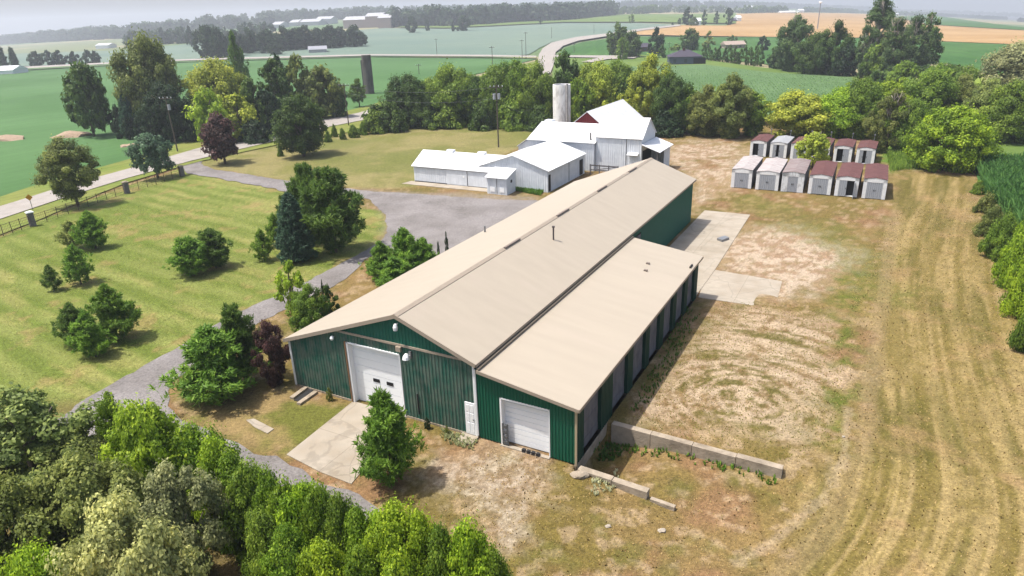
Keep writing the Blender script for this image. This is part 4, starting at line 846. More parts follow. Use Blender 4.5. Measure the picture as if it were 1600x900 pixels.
wire(p1 + Vector((0, 0, -2.2)), p3 + Vector((0, 0, -1.8)), 1.5, 'lower wire from the lawn pole to the roadside pole')
wire(p3, p4, 1.0, 'wire between the roadside pole and the pole among the dark trees')
a = G(838, 205); wire(p1 + Vector((.2, 0, -2.4)), Vector((a[0], a[1], 5.2)), 1.6, 'sagging service wire from the lawn pole down to the white barns')
# pillars, fence and sign along the road
STONE = mat('grey_stone', A(150, 144, 142), .9, .1, var=.25, vscale=4, bump=.4, bscale=6)
def pillar(px, py, topy, label, cap):
    g = G(px, py); h = height_for(g, topy); r = empty('gate_pillar', tuple(g), math.radians(50), label, 'pillar')
    part(MB().box(-.32, .32, -.32, .32, -.2, h - .12), 'shaft', STONE, r); part(MB().box(-.4, .4, -.4, .4, h - .12, h).box(-.25, .25, -.25, .25, h, h + .08), 'cap', WTRIM if cap else CONC2, r)
    return g
g1 = pillar(52, 353, 331, 'square stone fence pillar with a white cap near the yellow sign', True)
g2 = pillar(199, 302, 284, 'square stone fence pillar in the middle of the roadside fence', False)
g3 = pillar(285, 275, 259, 'square stone pillar beside the driveway entrance', False)
FENM = mat('rusty_fence_wire', A(112, 92, 80), .8)
def fence(pts, n, label):
    P = [G(*p) for p in pts]; r = empty('wire_fence', tuple(P[0]), 0, label, 'fence')
    cum = [0]; [cum.append(cum[-1] + float(np.linalg.norm((P[i + 1] - P[i])[:2]))) for i in range(len(P) - 1)]
    Q = []
    for i in range(n + 1):
        s = cum[-1] * i / n; j = max(k for k in range(len(cum)) if cum[k] <= s + 1e-6); j = min(j, len(P) - 2); t = (s - cum[j]) / (cum[j + 1] - cum[j]); q = P[j] + (P[j + 1] - P[j]) * t - P[0]; Q.append(q)
        part(MB().tube([(q[0], q[1], -.2), (q[0] + random.uniform(-.06, .06), q[1], 1.45)], .045, 5), 'post', FENM, r)
    mb = MB()
    for i in range(n):
        for z in (.15, .45, .75, 1.05, 1.35): mb.tube([(Q[i][0], Q[i][1], z), (Q[i + 1][0], Q[i + 1][1], z)], .016 if z != 1.35 else .028, 3)
        for k in range(1, 6):
            q = Q[i] + (Q[i + 1] - Q[i]) * k / 6; mb.tube([(q[0], q[1], .1), (q[0], q[1], 1.35)], .009, 3)
    part(mb, 'wire_mesh', FENM, r)
fence([(-90, 402), (48, 355)], 9, 'wire fence with thin posts running left from the white capped pillar')
fence([(56, 352), (195, 303)], 9, 'wire fence between the white capped pillar and the middle pillar')
fence([(203, 301), (282, 276)], 6, 'wire fence between the middle pillar and the driveway pillar')
gs = G(52, 330); hs_ = height_for(gs, 305); r = empty('road_sign', tuple(gs), math.radians(15), 'small yellow diamond road sign on a thin post by the road', 'sign')
part(MB().tube([(0, 0, 0), (0, 0, hs_)], .04, 6), 'post', GALV, r); sb = MB(); sb.prism([(0, 0), (.45, .45), (0, .9), (-.45, .45)], -.02, .02); sb.v = [(x, z - .06, y + hs_ - .75) for x, y, z in sb.v]; part(sb, 'sign_plate', mat('sign_yellow', A(244, 178, 30), .5), r)
# spoil heaps beyond the road
for (px, py, s, lab) in ((112, 214, 4.5, 'pale heap of gravel at the edge of the bean field'), (12, 219, 4, 'brown heap of earth at the left edge of the bean field'), (203, 229, 2, 'small brown heap of earth beside the road trees')):
    g = G(px, py); rock('gravel_heap', tuple(g), s, s * .7, s * .3, mat('heap_soil', A(204, 178, 152), .95, var=.2), lab, 'heap', int(px))

# ------------------------------------------------------------------ trees
def profile(kind, t):
    if kind == 'round': return np.sqrt(np.clip(1 - (2 * t - 0.9) ** 2 / 1.25, 0, 1))
    if kind == 'oval': return np.clip(np.sin(np.pi * np.clip(t * .92 + .06, 0, 1)) ** .7, 0, 1)
    if kind == 'ypine': return np.clip((1 - t) ** .8 * np.clip(t * 2.6 + .62, 0, 1) * 1.05, .03, 1)
    if kind == 'cone': return np.clip((1 - t) ** .62 * np.clip(t * 9 + .45, 0, 1), 0.02, 1)
    if kind == 'pine': return np.clip((1 - t) ** .55 * np.clip(t * 3.0 + .5, 0, 1), 0.03, 1)
    if kind == 'col': return np.clip(np.minimum(1, (1 - t) * 2.4) ** .6 * np.clip(t * 4 + .6, 0, 1), .04, 1)
    if kind == 'hedge': return np.clip((1 - t ** 1.6) ** .6 * np.clip(t * 3 + .7, 0, 1), .04, 1)
    if kind == 'bush': return np.clip((1 - t) ** .45, 0, 1)
def leaf_quads(c, nrm, s, rng, asp=.62, dirv=None):
    n = len(c); nrm = nrm / (np.linalg.norm(nrm, axis=1, keepdims=True) + 1e-9)
    a = rng.normal(size=(n, 3)) if dirv is None else dirv
    t1 = a - (a * nrm).sum(1, keepdims=True) * nrm; t1 /= (np.linalg.norm(t1, axis=1, keepdims=True) + 1e-9); t2 = np.cross(nrm, t1)
    s = np.asarray(s).reshape(-1, 1) * np.ones((n, 1))
    V = np.stack([c - t1 * s, c + t2 * s * asp, c + t1 * s, c - t2 * s * asp], 1).reshape(-1, 3)
    return V, np.arange(4 * n).reshape(-1, 4)
def crown(kind, H, nc, nl, ls, cs, seed, gap=0.0, flat=.75, inner=.35, tvar=.38):
    """crown of radius 1 and height H: nc clumps of nl leaves"""
    rng = np.random.default_rng(seed); t = rng.random(nc * 3); keep = rng.random(nc * 3) < profile(kind, t) ** 1.0 * .9 + .1; t = t[keep][:nc]
    n = len(t); ph = rng.random(n) * 2 * np.pi; R = profile(kind, t); lob = 1 + .16 * np.sin(ph * 2 + seed) + .12 * np.sin(ph * 3 + seed * 2 + t * 5)
    q = np.where(rng.random(n) < .72, rng.uniform(.7, 1.14, n), rng.uniform(.1, .75, n)); rad = np.clip(R * lob * q - cs * .35, 0, 2)
    if gap > 0:
        k = rng.random(n) > gap * (fbm(ph * 1.3, t * 4, seed) > .48); t, ph, rad, R, n = t[k], ph[k], rad[k], R[k], int(k.sum())
    cc = np.stack([rad * np.cos(ph), rad * np.sin(ph), cs * .4 + t * (H - cs * .9)], 1); cr = cs * rng.uniform(.6, 1.25, n); ct = 1 + rng.normal(0, tvar * .5, n)
    d = rng.normal(size=(n, nl, 3)); d /= np.linalg.norm(d, axis=2, keepdims=True); d[..., 2] = d[..., 2] * flat + .12
    out = cc.copy(); out[:, 2] = (cc[:, 2] - H * .35) * .8; out /= (np.linalg.norm(out, axis=1, keepdims=True) + 1e-6)
    d = d + out[:, None, :] * .35
    rr = rng.uniform(inner, 1.0, (n, nl, 1)) ** .5 * np.where(rng.random((n, nl, 1)) < .14, rng.uniform(1.0, 1.55, (n, nl, 1)), 1)
    P = (cc[:, None, :] + d * rr * cr[:, None, None]).reshape(-1, 3); N = (d + rng.normal(size=d.shape) * .55 + np.array([0, 0, .35])).reshape(-1, 3)
    V, Fq = leaf_quads(P, N, ls * rng.uniform(.6, 1.3, len(P)), rng)
    tint = np.clip(np.repeat(ct, nl) * (1 + rng.normal(0, tvar * .6, len(P))), .45, 1.8)
    return V, Fq, tint
def conifer(kind, H, nb, tufts, needles, ls, seed, lift=.35, asp=.2, rv=(.8, 1.1)):
    """branches in whorls from the stem, needle tufts along them"""
    rng = np.random.default_rng(seed); C_, D_, T_ = [], [], []
    for i in range(nb):
        t = (i + rng.random() * .8) / nb; t = t ** .9; ph = i * 2.399 + rng.random() * .5; R = float(profile(kind, np.array([t]))[0]) * rng.uniform(*rv); bt = 1 + rng.normal(0, .12)
        b = np.array([math.cos(ph), math.sin(ph), 0]); z0 = t * H * .97; m = max(3, int(tufts * (R + .15)))
        for k in range(m):
            s = rng.uniform(.15, 1.0) ** .7; side = rng.normal(0, .16) * R
            p = b * R * s + np.array([-b[1], b[0], 0]) * side * (1.2 - s * .4) * 1.6 + np.array([0, 0, z0 + lift * R * s ** 1.6 + rng.normal(0, .03)])
            C_.append(p); D_.append(b * .8 + np.array([0, 0, lift * 1.3 + .15]) + rng.normal(0, .35, 3)); T_.append(bt * (0.85 + .3 * s))
    C_ = np.array(C_); D_ = np.array(D_); T_ = np.array(T_); n = len(C_)
    D_ /= np.linalg.norm(D_, axis=1, keepdims=True)
    nd_ = D_[:, None, :] + rng.normal(0, .65, (n, needles, 3)); nd_ /= np.linalg.norm(nd_, axis=2, keepdims=True)
    P = (C_[:, None, :] + nd_ * ls * rng.uniform(.5, 1.6, (n, needles, 1))).reshape(-1, 3); nd2 = nd_.reshape(-1, 3)
    V, Fq = leaf_quads(P, rng.normal(size=P.shape) + np.array([0, 0, .6]), ls * rng.uniform(.7, 1.25, len(P)), rng, asp, nd2)
    tint = np.clip(np.repeat(T_, needles) * (1 + rng.normal(0, .18, len(P))), .4, 1.8)
    return V, Fq, tint
WK = {'broad': 1.08, 'oval': 1.05, 'loose': 1.1, 'pine': 1.08, 'ypine': 1.2}
def cmesh(name, VFT, H=None):
    V = VFT[0]
    if H:
        r_ = np.hypot(V[:, 0], V[:, 1]); V = V.copy(); V[:, :2] /= np.percentile(r_, 98.0); top = np.percentile(V[:, 2], 99.7); V[:, 2] *= H / top
    VFT = (V, VFT[1], VFT[2])
    return npmesh(name, VFT[0], VFT[1], FOL, False, None, VFT[2])
PR = {}
def proto(key):
    if key in PR: return PR[key]
    kind, lod, s = key; sd = s * 13 + {'hi': 1, 'mid': 2, 'low': 3}[lod]
    spec = {  # H, clump size, gap
        'broad': ('round', 1.9, .26, 0), 'oval': ('oval', 2.5, .24, 0), 'small': ('round', 1.6, .26, 0), 'sparse': ('oval', 3.4, .24, .62), 'loose': ('oval', 2.2, .22, .6), 'cedar': ('col', 2.6, .26, 0), 'hedge': ('hedge', 1.9, .27, 0), 'shrub': ('bush', 1.5, .28, 0), 'thin': ('col', 6.0, .5, 0)}
    dens = {'hi': (150, 270, .040), 'mid': (80, 75, .085), 'low': (34, 26, .17)}[lod]
    if kind in spec:
        k, H, cs, gap = spec[kind]
        nc, nl, ls = dens
        if kind == 'sparse': nc = int(nc * 1.2)
        if kind == 'thin': ls *= 2.2; nc //= 3
        me = cmesh(kind + '_leaves', crown(k, H, nc, nl, ls, cs, sd, gap), H); 
    elif kind in ('pine', 'ypine'):
        H = 2.2; nb, tf, nn, ls = {'hi': (64, 22, 16, .09), 'mid': (38, 14, 13, .12), 'low': (24, 8, 8, .2)}[lod]; me = cmesh('pine_needles', conifer(kind, H, nb, tf, nn, ls, sd, .5, asp=.22, rv=(.42, 1.35)), H)
    elif kind == 'spruce':
        H = 3.2; nb, tf, nn, ls = {'hi': (130, 26, 12, .08), 'mid': (90, 14, 10, .12), 'low': (44, 7, 8, .22)}[lod]; me = cmesh('spruce_needles', conifer('cone', H, nb, tf, nn, ls, sd, .05, asp=.3), H)
    PR[key] = (me, H); return PR[key]
def trunk_mesh(key):
    if key in PR: return PR[key]
    _, kind, s = key; rnd = random.Random(s * 7 + 1); mb = MB()
    mb.tube([(0, 0, -.03), (rnd.uniform(-.01, .01), 0, .35), (rnd.uniform(-.015, .015), rnd.uniform(-.01, .01), .7), (0, 0, .92)], [.026, .018, .011, .004], 7)
    if kind == 'limbs':
        for i in range(6):
            a = i * 2.4 + rnd.random(); z = .28 + .08 * i; mb.tube([(0, 0, z), (.10 * math.cos(a), .10 * math.sin(a), z + .12), (.2 * math.cos(a), .2 * math.sin(a), z + .24)], [.011, .007, .003], 5)
    PR[key] = mb.mesh('trunk', BARK, True); return PR[key]
def bare_mesh(s):
    key = ('bare', s)
    if key in PR: return PR[key]
    rnd = random.Random(s); mb = MB()
    for i in range(16):
        a = rnd.random() * 6.28; z = rnd.uniform(.35, .75); L_ = rnd.uniform(.15, .3); x, y = math.cos(a), math.sin(a)
        e = (x * L_ * .45, y * L_ * .45, z + L_); mb.tube([(0, 0, z), (x * L_ * .3, y * L_ * .3, z + L_ * .5), e], [.008, .005, .002], 4)
        for j in range(4):
            b = rnd.random() * 6.28; l2 = L_ * .35; mb.tube([(x * L_ * .3, y * L_ * .3, z + L_ * .5), (x * L_ * .35 + l2 * math.cos(b) * .6, y * L_ * .35 + l2 * math.sin(b) * .6, z + L_ * .5 + l2)], [.004, .0015], 3)
    PR[key] = mb.mesh('bare_branches', DEAD, True); return PR[key]
COL = {'mid': AF(112, 138, 48), 'dark': AF(78, 104, 44), 'deep': AF(50, 72, 42), 'lime': AF(150, 176, 52), 'yellow': AF(158, 172, 64), 'olive': AF(120, 132, 66), 'bluegreen': AF(84, 112, 84), 'silver': AF(148, 152, 104), 'dusty': AF(136, 150, 80),
       'purple': AF(88, 64, 58), 'spruce': AF(76, 102, 80), 'pine': AF(108, 142, 52), 'pinedark': AF(92, 118, 50), 'cedar': AF(112, 142, 42), 'bright': AF(142, 170, 44), 'pale': AF(190, 192, 122), 'cottonwood': AF(84, 108, 60)}
TC = [0]
def tree(name, px, base, top, wpx, kind, col, label, lod=None, cb=.1, group=None, cat='tree', bare=False, limbs=False, jit=.08):
    TC[0] += 1; rnd = random.Random(TC[0]); g = G(px, base); h = max(.5, height_for(g, top)); dist = proj(g)[2]
    # crown width: its middle is nearer the camera in depth than its foot only slightly
    mid = proj((g[0], g[1], g[2] + h * .5))[2]; w = wpx * mid / F * WK.get(kind, 1.0)
    if lod is None: lod = 'hi' if wpx > 62 else ('mid' if wpx > 24 else 'low')
    r = empty(name, (g[0], g[1], g[2] - .03), rnd.random() * 6.28, label, cat, group)
    s = rnd.randint(0, 2 if lod != 'low' else 3); me, H = proto((kind, lod, s))
    t = link('trunk', trunk_mesh(('trunk', 'limbs' if kind in ('broad', 'oval', 'small', 'sparse', 'loose') else 'plain', s)), r); tk = max(.5, min(1.2, w / h * 1.2)); t.scale = (h * tk, h * tk, h)
    c = link('crown', me, r); c.location = (0, 0, h * cb); c.scale = (w / 2, w / 2, h * (1 - cb) / H)
    base_c = COL[col] if isinstance(col, str) else col; j = rnd.uniform(1 - jit, 1 + jit)
    c.color = (base_c[0] * j * rnd.uniform(.94, 1.06), base_c[1] * j, base_c[2] * j, 1)
    if bare: b = link('bare_branches', bare_mesh(s), r); b.scale = (h, h, h * 1.02)
    return r
T = tree
# north side of the road, left
T('broadleaf_tree', 250, 208, 58, 92, 'broad', 'olive', 'tallest rounded pale green tree left of the utility pole across the road', cb=.12, limbs=True)
T('broadleaf_tree', 272, 222, 132, 72, 'broad', 'deep', 'dark blue green tree behind the leaning utility pole', cb=.03)
T('broadleaf_tree', 352, 200, 94, 96, 'broad', 'yellow', 'large yellow green tree rising behind the maroon tree', cb=.05)
T('broadleaf_tree', 334, 226, 140, 62, 'broad', 'lime', 'bright yellow green rounded tree just left above the maroon tree', cb=.03)
T('broadleaf_tree', 378, 222, 148, 60, 'oval', 'yellow', 'drooping yellow green tree right of the maroon tree', cb=.02)
T('maroon_maple', 352, 256, 178, 60, 'broad', 'purple', 'dark maroon maple by the driveway entrance', cb=.14)
T('spruce', 207, 217, 145, 28, 'spruce', 'spruce', 'pointed dark spruce left of the tallest pale green tree', 'mid')
for (x, b, t_, w, lab) in ((191, 217, 164, 20, 'dark cedar at the left edge of the roadside evergreens'), (204, 219, 182, 19, 'short cedar in front of the pointed spruce'), (226, 221, 176, 24, 'cedar right of the pointed spruce'), (303, 222, 172, 34, 'dark evergreen between the blue green tree and the yellow tree')):
    T('cedar', x, b, t_, w, 'cedar', 'deep', lab, 'mid', cb=.02)
T('broadleaf_tree', 148, 214, 100, 66, 'broad', 'dark', 'dark rounded tree standing alone at the bean field edge far left', 'mid', cb=.1)
T('broadleaf_tree', 247, 279, 209, 58, 'broad', 'bluegreen', 'round blue green tree by the fence next to the driveway pillar', cb=.16)
T('broadleaf_tree', 122, 322, 217, 78, 'oval', 'olive', 'tall olive green tree with open crown beside the roadside fence', cb=.15)
T('tall_spruce', 380, 160, 50, 28, 'ypine', 'pinedark', 'very tall thin spruce piercing the far tree line', 'mid')
T('broadleaf_tree', 440, 200, 92, 62, 'oval', 'dark', 'dark green tree left of the pole among the roadside trees', cb=.02)
T('spruce', 447, 190, 88, 34, 'spruce', 'deep', 'dark pointed spruce among the roadside trees', 'mid')
T('broadleaf_tree', 473, 188, 86, 44, 'oval', 'olive', 'narrow olive tree behind the roadside pole', cb=.02)
T('broadleaf_tree', 505, 186, 104, 62, 'broad', 'olive', 'olive green tree left of the dark silo', cb=.02)
T('broadleaf_tree', 405, 216, 122, 48, 'oval', 'dark', 'dark tree in front of the tall thin spruce', cb=.02)
T('broadleaf_tree', 425, 214, 140, 44, 'broad', 'deep', 'shaded dark tree behind the round lawn tree', cb=.02)
T('shrub', 400, 224, 186, 50, 'shrub', 'deep', 'low dark undergrowth along the road behind the maroon maple', 'mid', cb=0, cat='shrub')
T('broadleaf_tree', 530, 184, 130, 34, 'broad', 'dark', 'dark small tree at the road edge right of the olive trees', 'mid', cb=.02)
T('broadleaf_tree', 475, 244, 150, 78, 'broad', 'dark', 'dense round dark green tree on the back lawn', cb=.1)
T('pine_tree', 562, 168, 123, 30, 'pine', 'pinedark', 'dark pine next to the foot of the dark silo', 'mid', cb=.15)
for (x, b, t_, w, lab) in ((439, 244, 226, 12, 'tiny round shrub left of the round lawn tree'), (513, 222, 204, 12, 'small shrub at right of the round lawn tree, leftmost of the row'), (523, 214, 194, 11, 'second small shrub of the row beside the road'), (536, 218, 200, 11, 'third small shrub of the row beside the road'), (553, 215, 195, 18, 'largest round shrub of the row beside the roadside pole'), (568, 211, 190, 14, 'shrub touching the start of the hedgerow')):
    T('shrub', x, b, t_, w, 'shrub', 'mid', lab, 'mid', cb=0, cat='shrub')
# hedgerow behind the barns
HR = [(585, 208, 172, 40, 'shrub', 'mid', 'low shrub at the left end of the hedgerow'), (612, 206, 160, 44, 'shrub', 'dark', 'dark low shrub second from the left end of the hedgerow'), (640, 198, 118, 62, 'broad', 'dark', 'leftmost tall tree of the hedgerow'), (668, 199, 150, 56, 'shrub', 'dark', 'shaded low growth in front of the leftmost hedgerow trees'), (672, 190, 124, 60, 'broad', 'mid', 'second tall tree of the hedgerow'), (712, 194, 103, 76, 'broad', 'mid', 'high rounded hedgerow tree left of the lawn pole'), (742, 193, 120, 58, 'broad', 'dark', 'lower hedgerow tree directly left of the lawn pole'), (778, 196, 104, 62, 'broad', 'mid', 'hedgerow tree right behind the lawn pole'), (806, 196, 96, 62, 'broad', 'cedar', 'bright hedgerow tree between the lawn pole and the white silo'), (838, 198, 100, 58, 'broad', 'mid', 'hedgerow tree just left of the white silo'),
      (884, 190, 82, 50, 'oval', 'dark', 'tree with round top rising directly above the white silo'), (906, 196, 124, 44, 'broad', 'cedar', 'low bright tree right beside the white silo'), (932, 192, 98, 66, 'broad', 'yellow', 'yellow green hedgerow tree above the red barn'), (962, 190, 96, 60, 'broad', 'mid', 'hedgerow tree above the red barn roof peak'), (1014, 200, 87, 74, 'oval', 'yellow', 'tallest yellow green hedgerow tree behind the white roofs'), (986, 196, 116, 50, 'broad', 'dark', 'dark hollow tree left of the tallest hedgerow tree'), (1048, 208, 116, 56, 'broad', 'dark', 'dark hedgerow tree right of the tallest one'), (1076, 208, 138, 48, 'broad', 'mid', 'lower hedgerow tree above the bare ground'), (1102, 212, 134, 62, 'oval', 'olive', 'olive hedgerow tree beside the bare ground'), (1138, 214, 118, 70, 'oval', 'olive', 'broad hedgerow tree left of the storage sheds'), (1168, 212, 142, 50, 'oval', 'mid', 'last hedgerow tree beside the storage sheds'), (756, 202, 160, 44, 'shrub', 'dark', 'low dark growth at the foot of the hedgerow left of the pole'), (800, 202, 156, 50, 'shrub', 'mid', 'low growth at the foot of the hedgerow right of the pole'), (700, 200, 164, 50, 'shrub', 'mid', 'low growth at the lawn edge under the high rounded tree'), (845, 205, 165, 40, 'shrub', 'dark', 'low growth left of the silo foot'), (1040, 212, 172, 50, 'shrub', 'deep', 'dark low growth right of the barns')]
for q in HR: T('hedgerow_tree' if q[4] != 'shrub' else 'shrub', *q[:3], q[3] * 1.12, *q[4:6], q[6], cb=.0, cat='tree' if q[4] != 'shrub' else 'shrub')
# right side trees
RT = [(1245, 212, 144, 104, 'broad', 'yellow', 'broad yellow green willow behind the storage sheds'), (1310, 212, 138, 84, 'broad', 'bright', 'bright green tree right of the yellow willow'), (1338, 214, 124, 70, 'broad', 'mid', 'green tree above the right half of the storage sheds'), (1375, 205, 128, 76, 'broad', 'bright', 'bright rounded tree in the right hand thicket'), (1384, 238, 142, 66, 'loose', 'olive', 'loose olive birch right of the storage sheds'), (1412, 238, 156, 56, 'broad', 'mid', 'tree between the birch and the bright round tree'), (1476, 266, 167, 104, 'broad', 'bright', 'big bright round tree standing forward of the right hand thicket'), (1440, 205, 112, 86, 'broad', 'mid', 'tree in the middle of the right hand thicket'), (1492, 205, 118, 70, 'oval', 'olive', 'olive tree behind the big bright round tree'), (1532, 215, 124, 70, 'oval', 'dusty', 'dusty green tree in the right hand thicket'), (1570, 222, 128, 84, 'broad', 'mid', 'dark based tree at the right edge beside the meadow'), (1602, 220, 126, 80, 'broad', 'dark', 'tree cut by the right picture edge'), (1585, 168, 66, 116, 'broad', 'silver', 'silvery grey willow at the right picture edge'), (1500, 165, 104, 58, 'broad', 'mid', 'tree right of the tall sparse cottonwoods'), (1462, 160, 100, 56, 'broad', 'cedar', 'green tree at the foot of the tall sparse cottonwoods'), (1405, 150, 96, 50, 'broad', 'mid', 'low tree under the tall sparse cottonwoods'),
      (1238, 114, 25, 58, 'loose', 'cottonwood', 'left tall cottonwood with bare twigs in the middle field clump'), (1270, 118, 52, 54, 'broad', 'dark', 'dark rounded tree in the middle of the field clump'), (1300, 120, 34, 54, 'loose', 'dark', 'tall dark tree at the right of the field clump'), (1318, 121, 66, 44, 'broad', 'deep', 'lowest dark tree closing the field clump at right'), (1222, 110, 62, 40, 'broad', 'cottonwood', 'lower tree at the left edge of the field clump'),
      (1362, 122, -4, 66, 'sparse', 'cottonwood', 'tallest cottonwood reaching over the horizon'), (1390, 130, 28, 54, 'sparse', 'cottonwood', 'cottonwood with many dead branches right of the tallest'), (1418, 122, 26, 62, 'loose', 'cottonwood', 'dense cottonwood in the middle of the tall group'), (1440, 118, 20, 48, 'sparse', 'dark', 'rightmost tall cottonwood with dead top'), (1370, 128, 66, 44, 'broad', 'mid', 'low tree at the foot of the tallest cottonwood'), (1346, 124, 52, 34, 'loose', 'cottonwood', 'small tree at left foot of the tallest cottonwood')]
for q in RT: T('broadleaf_tree', *q[:6], q[6], cb=.02 if q[5] != 'silver' else 0, bare='cottonwood' in q[6] or 'birch' in q[6], lod='hi' if q[3] > 50 else 'mid')
T('broadleaf_tree', 1269, 262, 207, 50, 'broad', 'yellow', 'small leaning olive tree growing between the two shed rows', 'mid', cb=.12, bare=True)
HT = [(965, 88, 37, 38, 'broad', 'dark', 'larger dark tree at the side road left of the brown house'), (985, 92, 49, 36, 'broad', 'dark', 'round tree in front of the larger dark tree by the side road'), (972, 95, 58, 22, 'broad', 'mid', 'small round tree at the side road'), (1025, 88, 43, 26, 'cedar', 'deep', 'tall pointed cedar behind the white capped pole'), (1034, 93, 69, 15, 'cedar', 'dark', 'small cedar left of the bungalow'), (1077, 80, 45, 30, 'broad', 'dark', 'dark tree right behind the bungalow'), (1055, 80, 68, 18, 'broad', 'mid', 'small tree above the bungalow roof'), (1106, 80, 48, 22, 'loose', 'olive', 'tree with thin top right of the bungalow'), (1144, 70, 55, 15, 'broad', 'dark', 'small dark tree behind the tan roofed house'), (1191, 80, 56, 20, 'broad', 'deep', 'dark round tree right of the tan roofed house'), (1163, 72, 62, 10, 'cedar', 'dark', 'tiny cedar right of the tan roofed house'),
      (1074, 41, 11, 18, 'oval', 'deep', 'tall tree left of the white farmhouse'), (1061, 41, 28, 7, 'oval', 'deep', 'small tree at the left end of the farmhouse group'), (1100, 40, 15, 10, 'oval', 'deep', 'narrow tree right of the white farmhouse'), (1119, 38, 17, 8, 'oval', 'deep', 'thin tree between farmhouse and sheds'), (1138, 41, 12, 16, 'oval', 'deep', 'tall tree at the right end of the farmhouse group'), (1051, 41, 34, 4, 'cedar', 'deep', 'tiny dark bush alone left of the farmhouse group'), (1083, 42, 26, 16, 'broad', 'dark', 'low dark tree in front of the white farmhouse'),
      (987, 37, 22, 10, 'broad', 'mid', 'lone small tree in the pale green pasture'), (845, 39, 29, 6, 'oval', 'deep', 'tiny lone tree at the pale field edge'), (207, 87, 58, 18, 'oval', 'dark', 'lone oval tree in the far pale field at left'), (10, 112, 72, 14, 'spruce', 'deep', 'left of two dark spruces at the left picture edge'), (26, 112, 74, 16, 'spruce', 'deep', 'right of two dark spruces at the left picture edge'), (300, 74, 40, 14, 'oval', 'deep', 'dark pointed tree in the far row at left')]
for q in HT: T('broadleaf_tree' if q[4] not in ('cedar', 'spruce') else 'evergreen_tree', *q[:6], q[6], cb=.03)
for i, x in enumerate(range(1100, 1194, 8)):
    T('hedge_cedar', x, 96 + (x - 1100) * .09, 70 + (i * 7 % 5), 13, 'cedar', 'dark', 'clipped cedar of the tall hedge right of the bungalow, hiding the tan roofed house', 'low', cb=0, group='cedars of the hedge beside the bungalow')
# group of far trees, each tall enough to tell apart
FT = [(325, 92, 40, 36), (345, 93, 44, 24), (372, 88, 48, 26), (392, 84, 44, 30), (418, 84, 46, 28), (432, 86, 66, 24), (446, 80, 42, 30), (462, 79, 44, 26), (478, 77, 40, 34), (498, 76, 44, 26), (516, 76, 40, 34), (532, 74, 42, 32), (556, 74, 40, 30), (566, 72, 50, 16), (358, 90, 60, 18)]
NB = ['at the left end', 'second from the left', 'third from the left', 'fourth from the left', 'fifth from the left', 'sixth from the left, low and round', 'seventh from the left', 'eighth from the left', 'in the middle, wide', 'just right of the middle', 'above the farm shed', 'fourth from the right', 'third from the right', 'at the right end, small', 'small one']
for q, nb_ in zip(FT, NB): T('far_tree', q[0], q[1], q[2], q[3], 'broad', 'deep', 'dark tree in the row beyond the bean field, ' + nb_, 'mid', cb=.03, group='far row of trees beyond the bean field')
for i, (x, b, t_, w) in enumerate([(58, 104, 80, 22), (78, 103, 78, 20), (96, 102, 78, 22), (118, 101, 80, 18), (140, 100, 78, 22), (152, 100, 79, 14)]):
    T('far_tree', x, b + 1, t_, w, 'broad', 'deep', 'far tree at the left, ' + ['leftmost of six in a row', 'second of six in a row', 'third of six in a row', 'fourth of six in a row', 'fifth of six in a row', 'last of six in a row'][i], 'low', cb=.03, group='six far trees at the left')
for (x, b, t_, w, lab) in ((645, 52, 24, 22, 'dark tree pair standing in the far pale field, left one'), (668, 49, 30, 8, 'narrow tree beside the dark pair in the far pale field'), (724, 49, 24, 22, 'rounded tree in the far pale field before the wood'), (709, 50, 32, 6, 'tiny tree left of the rounded one in the far pale field')):
    T('far_tree', x, b, t_, w, 'broad', 'deep', lab, 'low', cb=.02)
# lawn pines
LP = [(150, 388, 330, 44, 'pine', 'pine', 'larger of two joined pines near the roadside fence'), (117, 388, 345, 38, 'pine', 'dusty', 'left paler one of two joined pines near the roadside fence'), (127, 444, 383, 40, 'pine', 'pine', 'pine standing below the joined pair on the mown lawn'), (85, 454, 414, 24, 'pine', 'pinedark', 'smallest pine at the left of the mown lawn'), (303, 430, 371, 60, 'pine', 'pine', 'left of two joined bushy pines in the middle of the mown lawn'), (338, 418, 358, 54, 'pine', 'pinedark', 'right of two joined bushy pines in the middle of the mown lawn'), (184, 531, 446, 64, 'pine', 'pine', 'tallest of three pines in the lower lawn'), (124, 536, 474, 48, 'pine', 'pinedark', 'left pine of the three in the lower lawn'), (150, 557, 486, 52, 'pine', 'pine', 'front pine of the three in the lower lawn'),
      (465, 407, 303, 58, 'spruce', 'spruce', 'dense blue spruce at the front of the driveway conifers'), (524, 394, 262, 100, 'pine', 'pinedark', 'largest rounded pine of the driveway conifers'), (488, 378, 256, 64, 'pine', 'pinedark', 'pine behind the largest one of the driveway conifers'), (452, 376, 305, 34, 'pine', 'pinedark', 'dark pine left behind the blue spruce'), (433, 385, 334, 27, 'pine', 'pine', 'small open pine left of the blue spruce'), (414, 407, 358, 32, 'pine', 'pine', 'smallest open pine at the left of the driveway conifers'),
      (598, 436, 378, 48, 'pine', 'pine', 'left pine of the clump beside the roof edge'), (636, 432, 357, 60, 'pine', 'pine', 'tallest pine of the clump beside the roof edge'), (664, 424, 372, 44, 'pine', 'pine', 'right pine of the clump beside the roof edge'), (618, 452, 402, 56, 'pine', 'pine', 'front pine of the clump beside the roof edge'),
      (345, 622, 512, 116, 'pine', 'pine', 'big bushy pine beside the lane left of the building'), (384, 592, 478, 70, 'pine', 'pinedark', 'taller pine behind the big bushy one beside the lane'), (612, 755, 612, 90, 'pine', 'pine', 'bushy young pine on the concrete apron edge in front of the white door')]
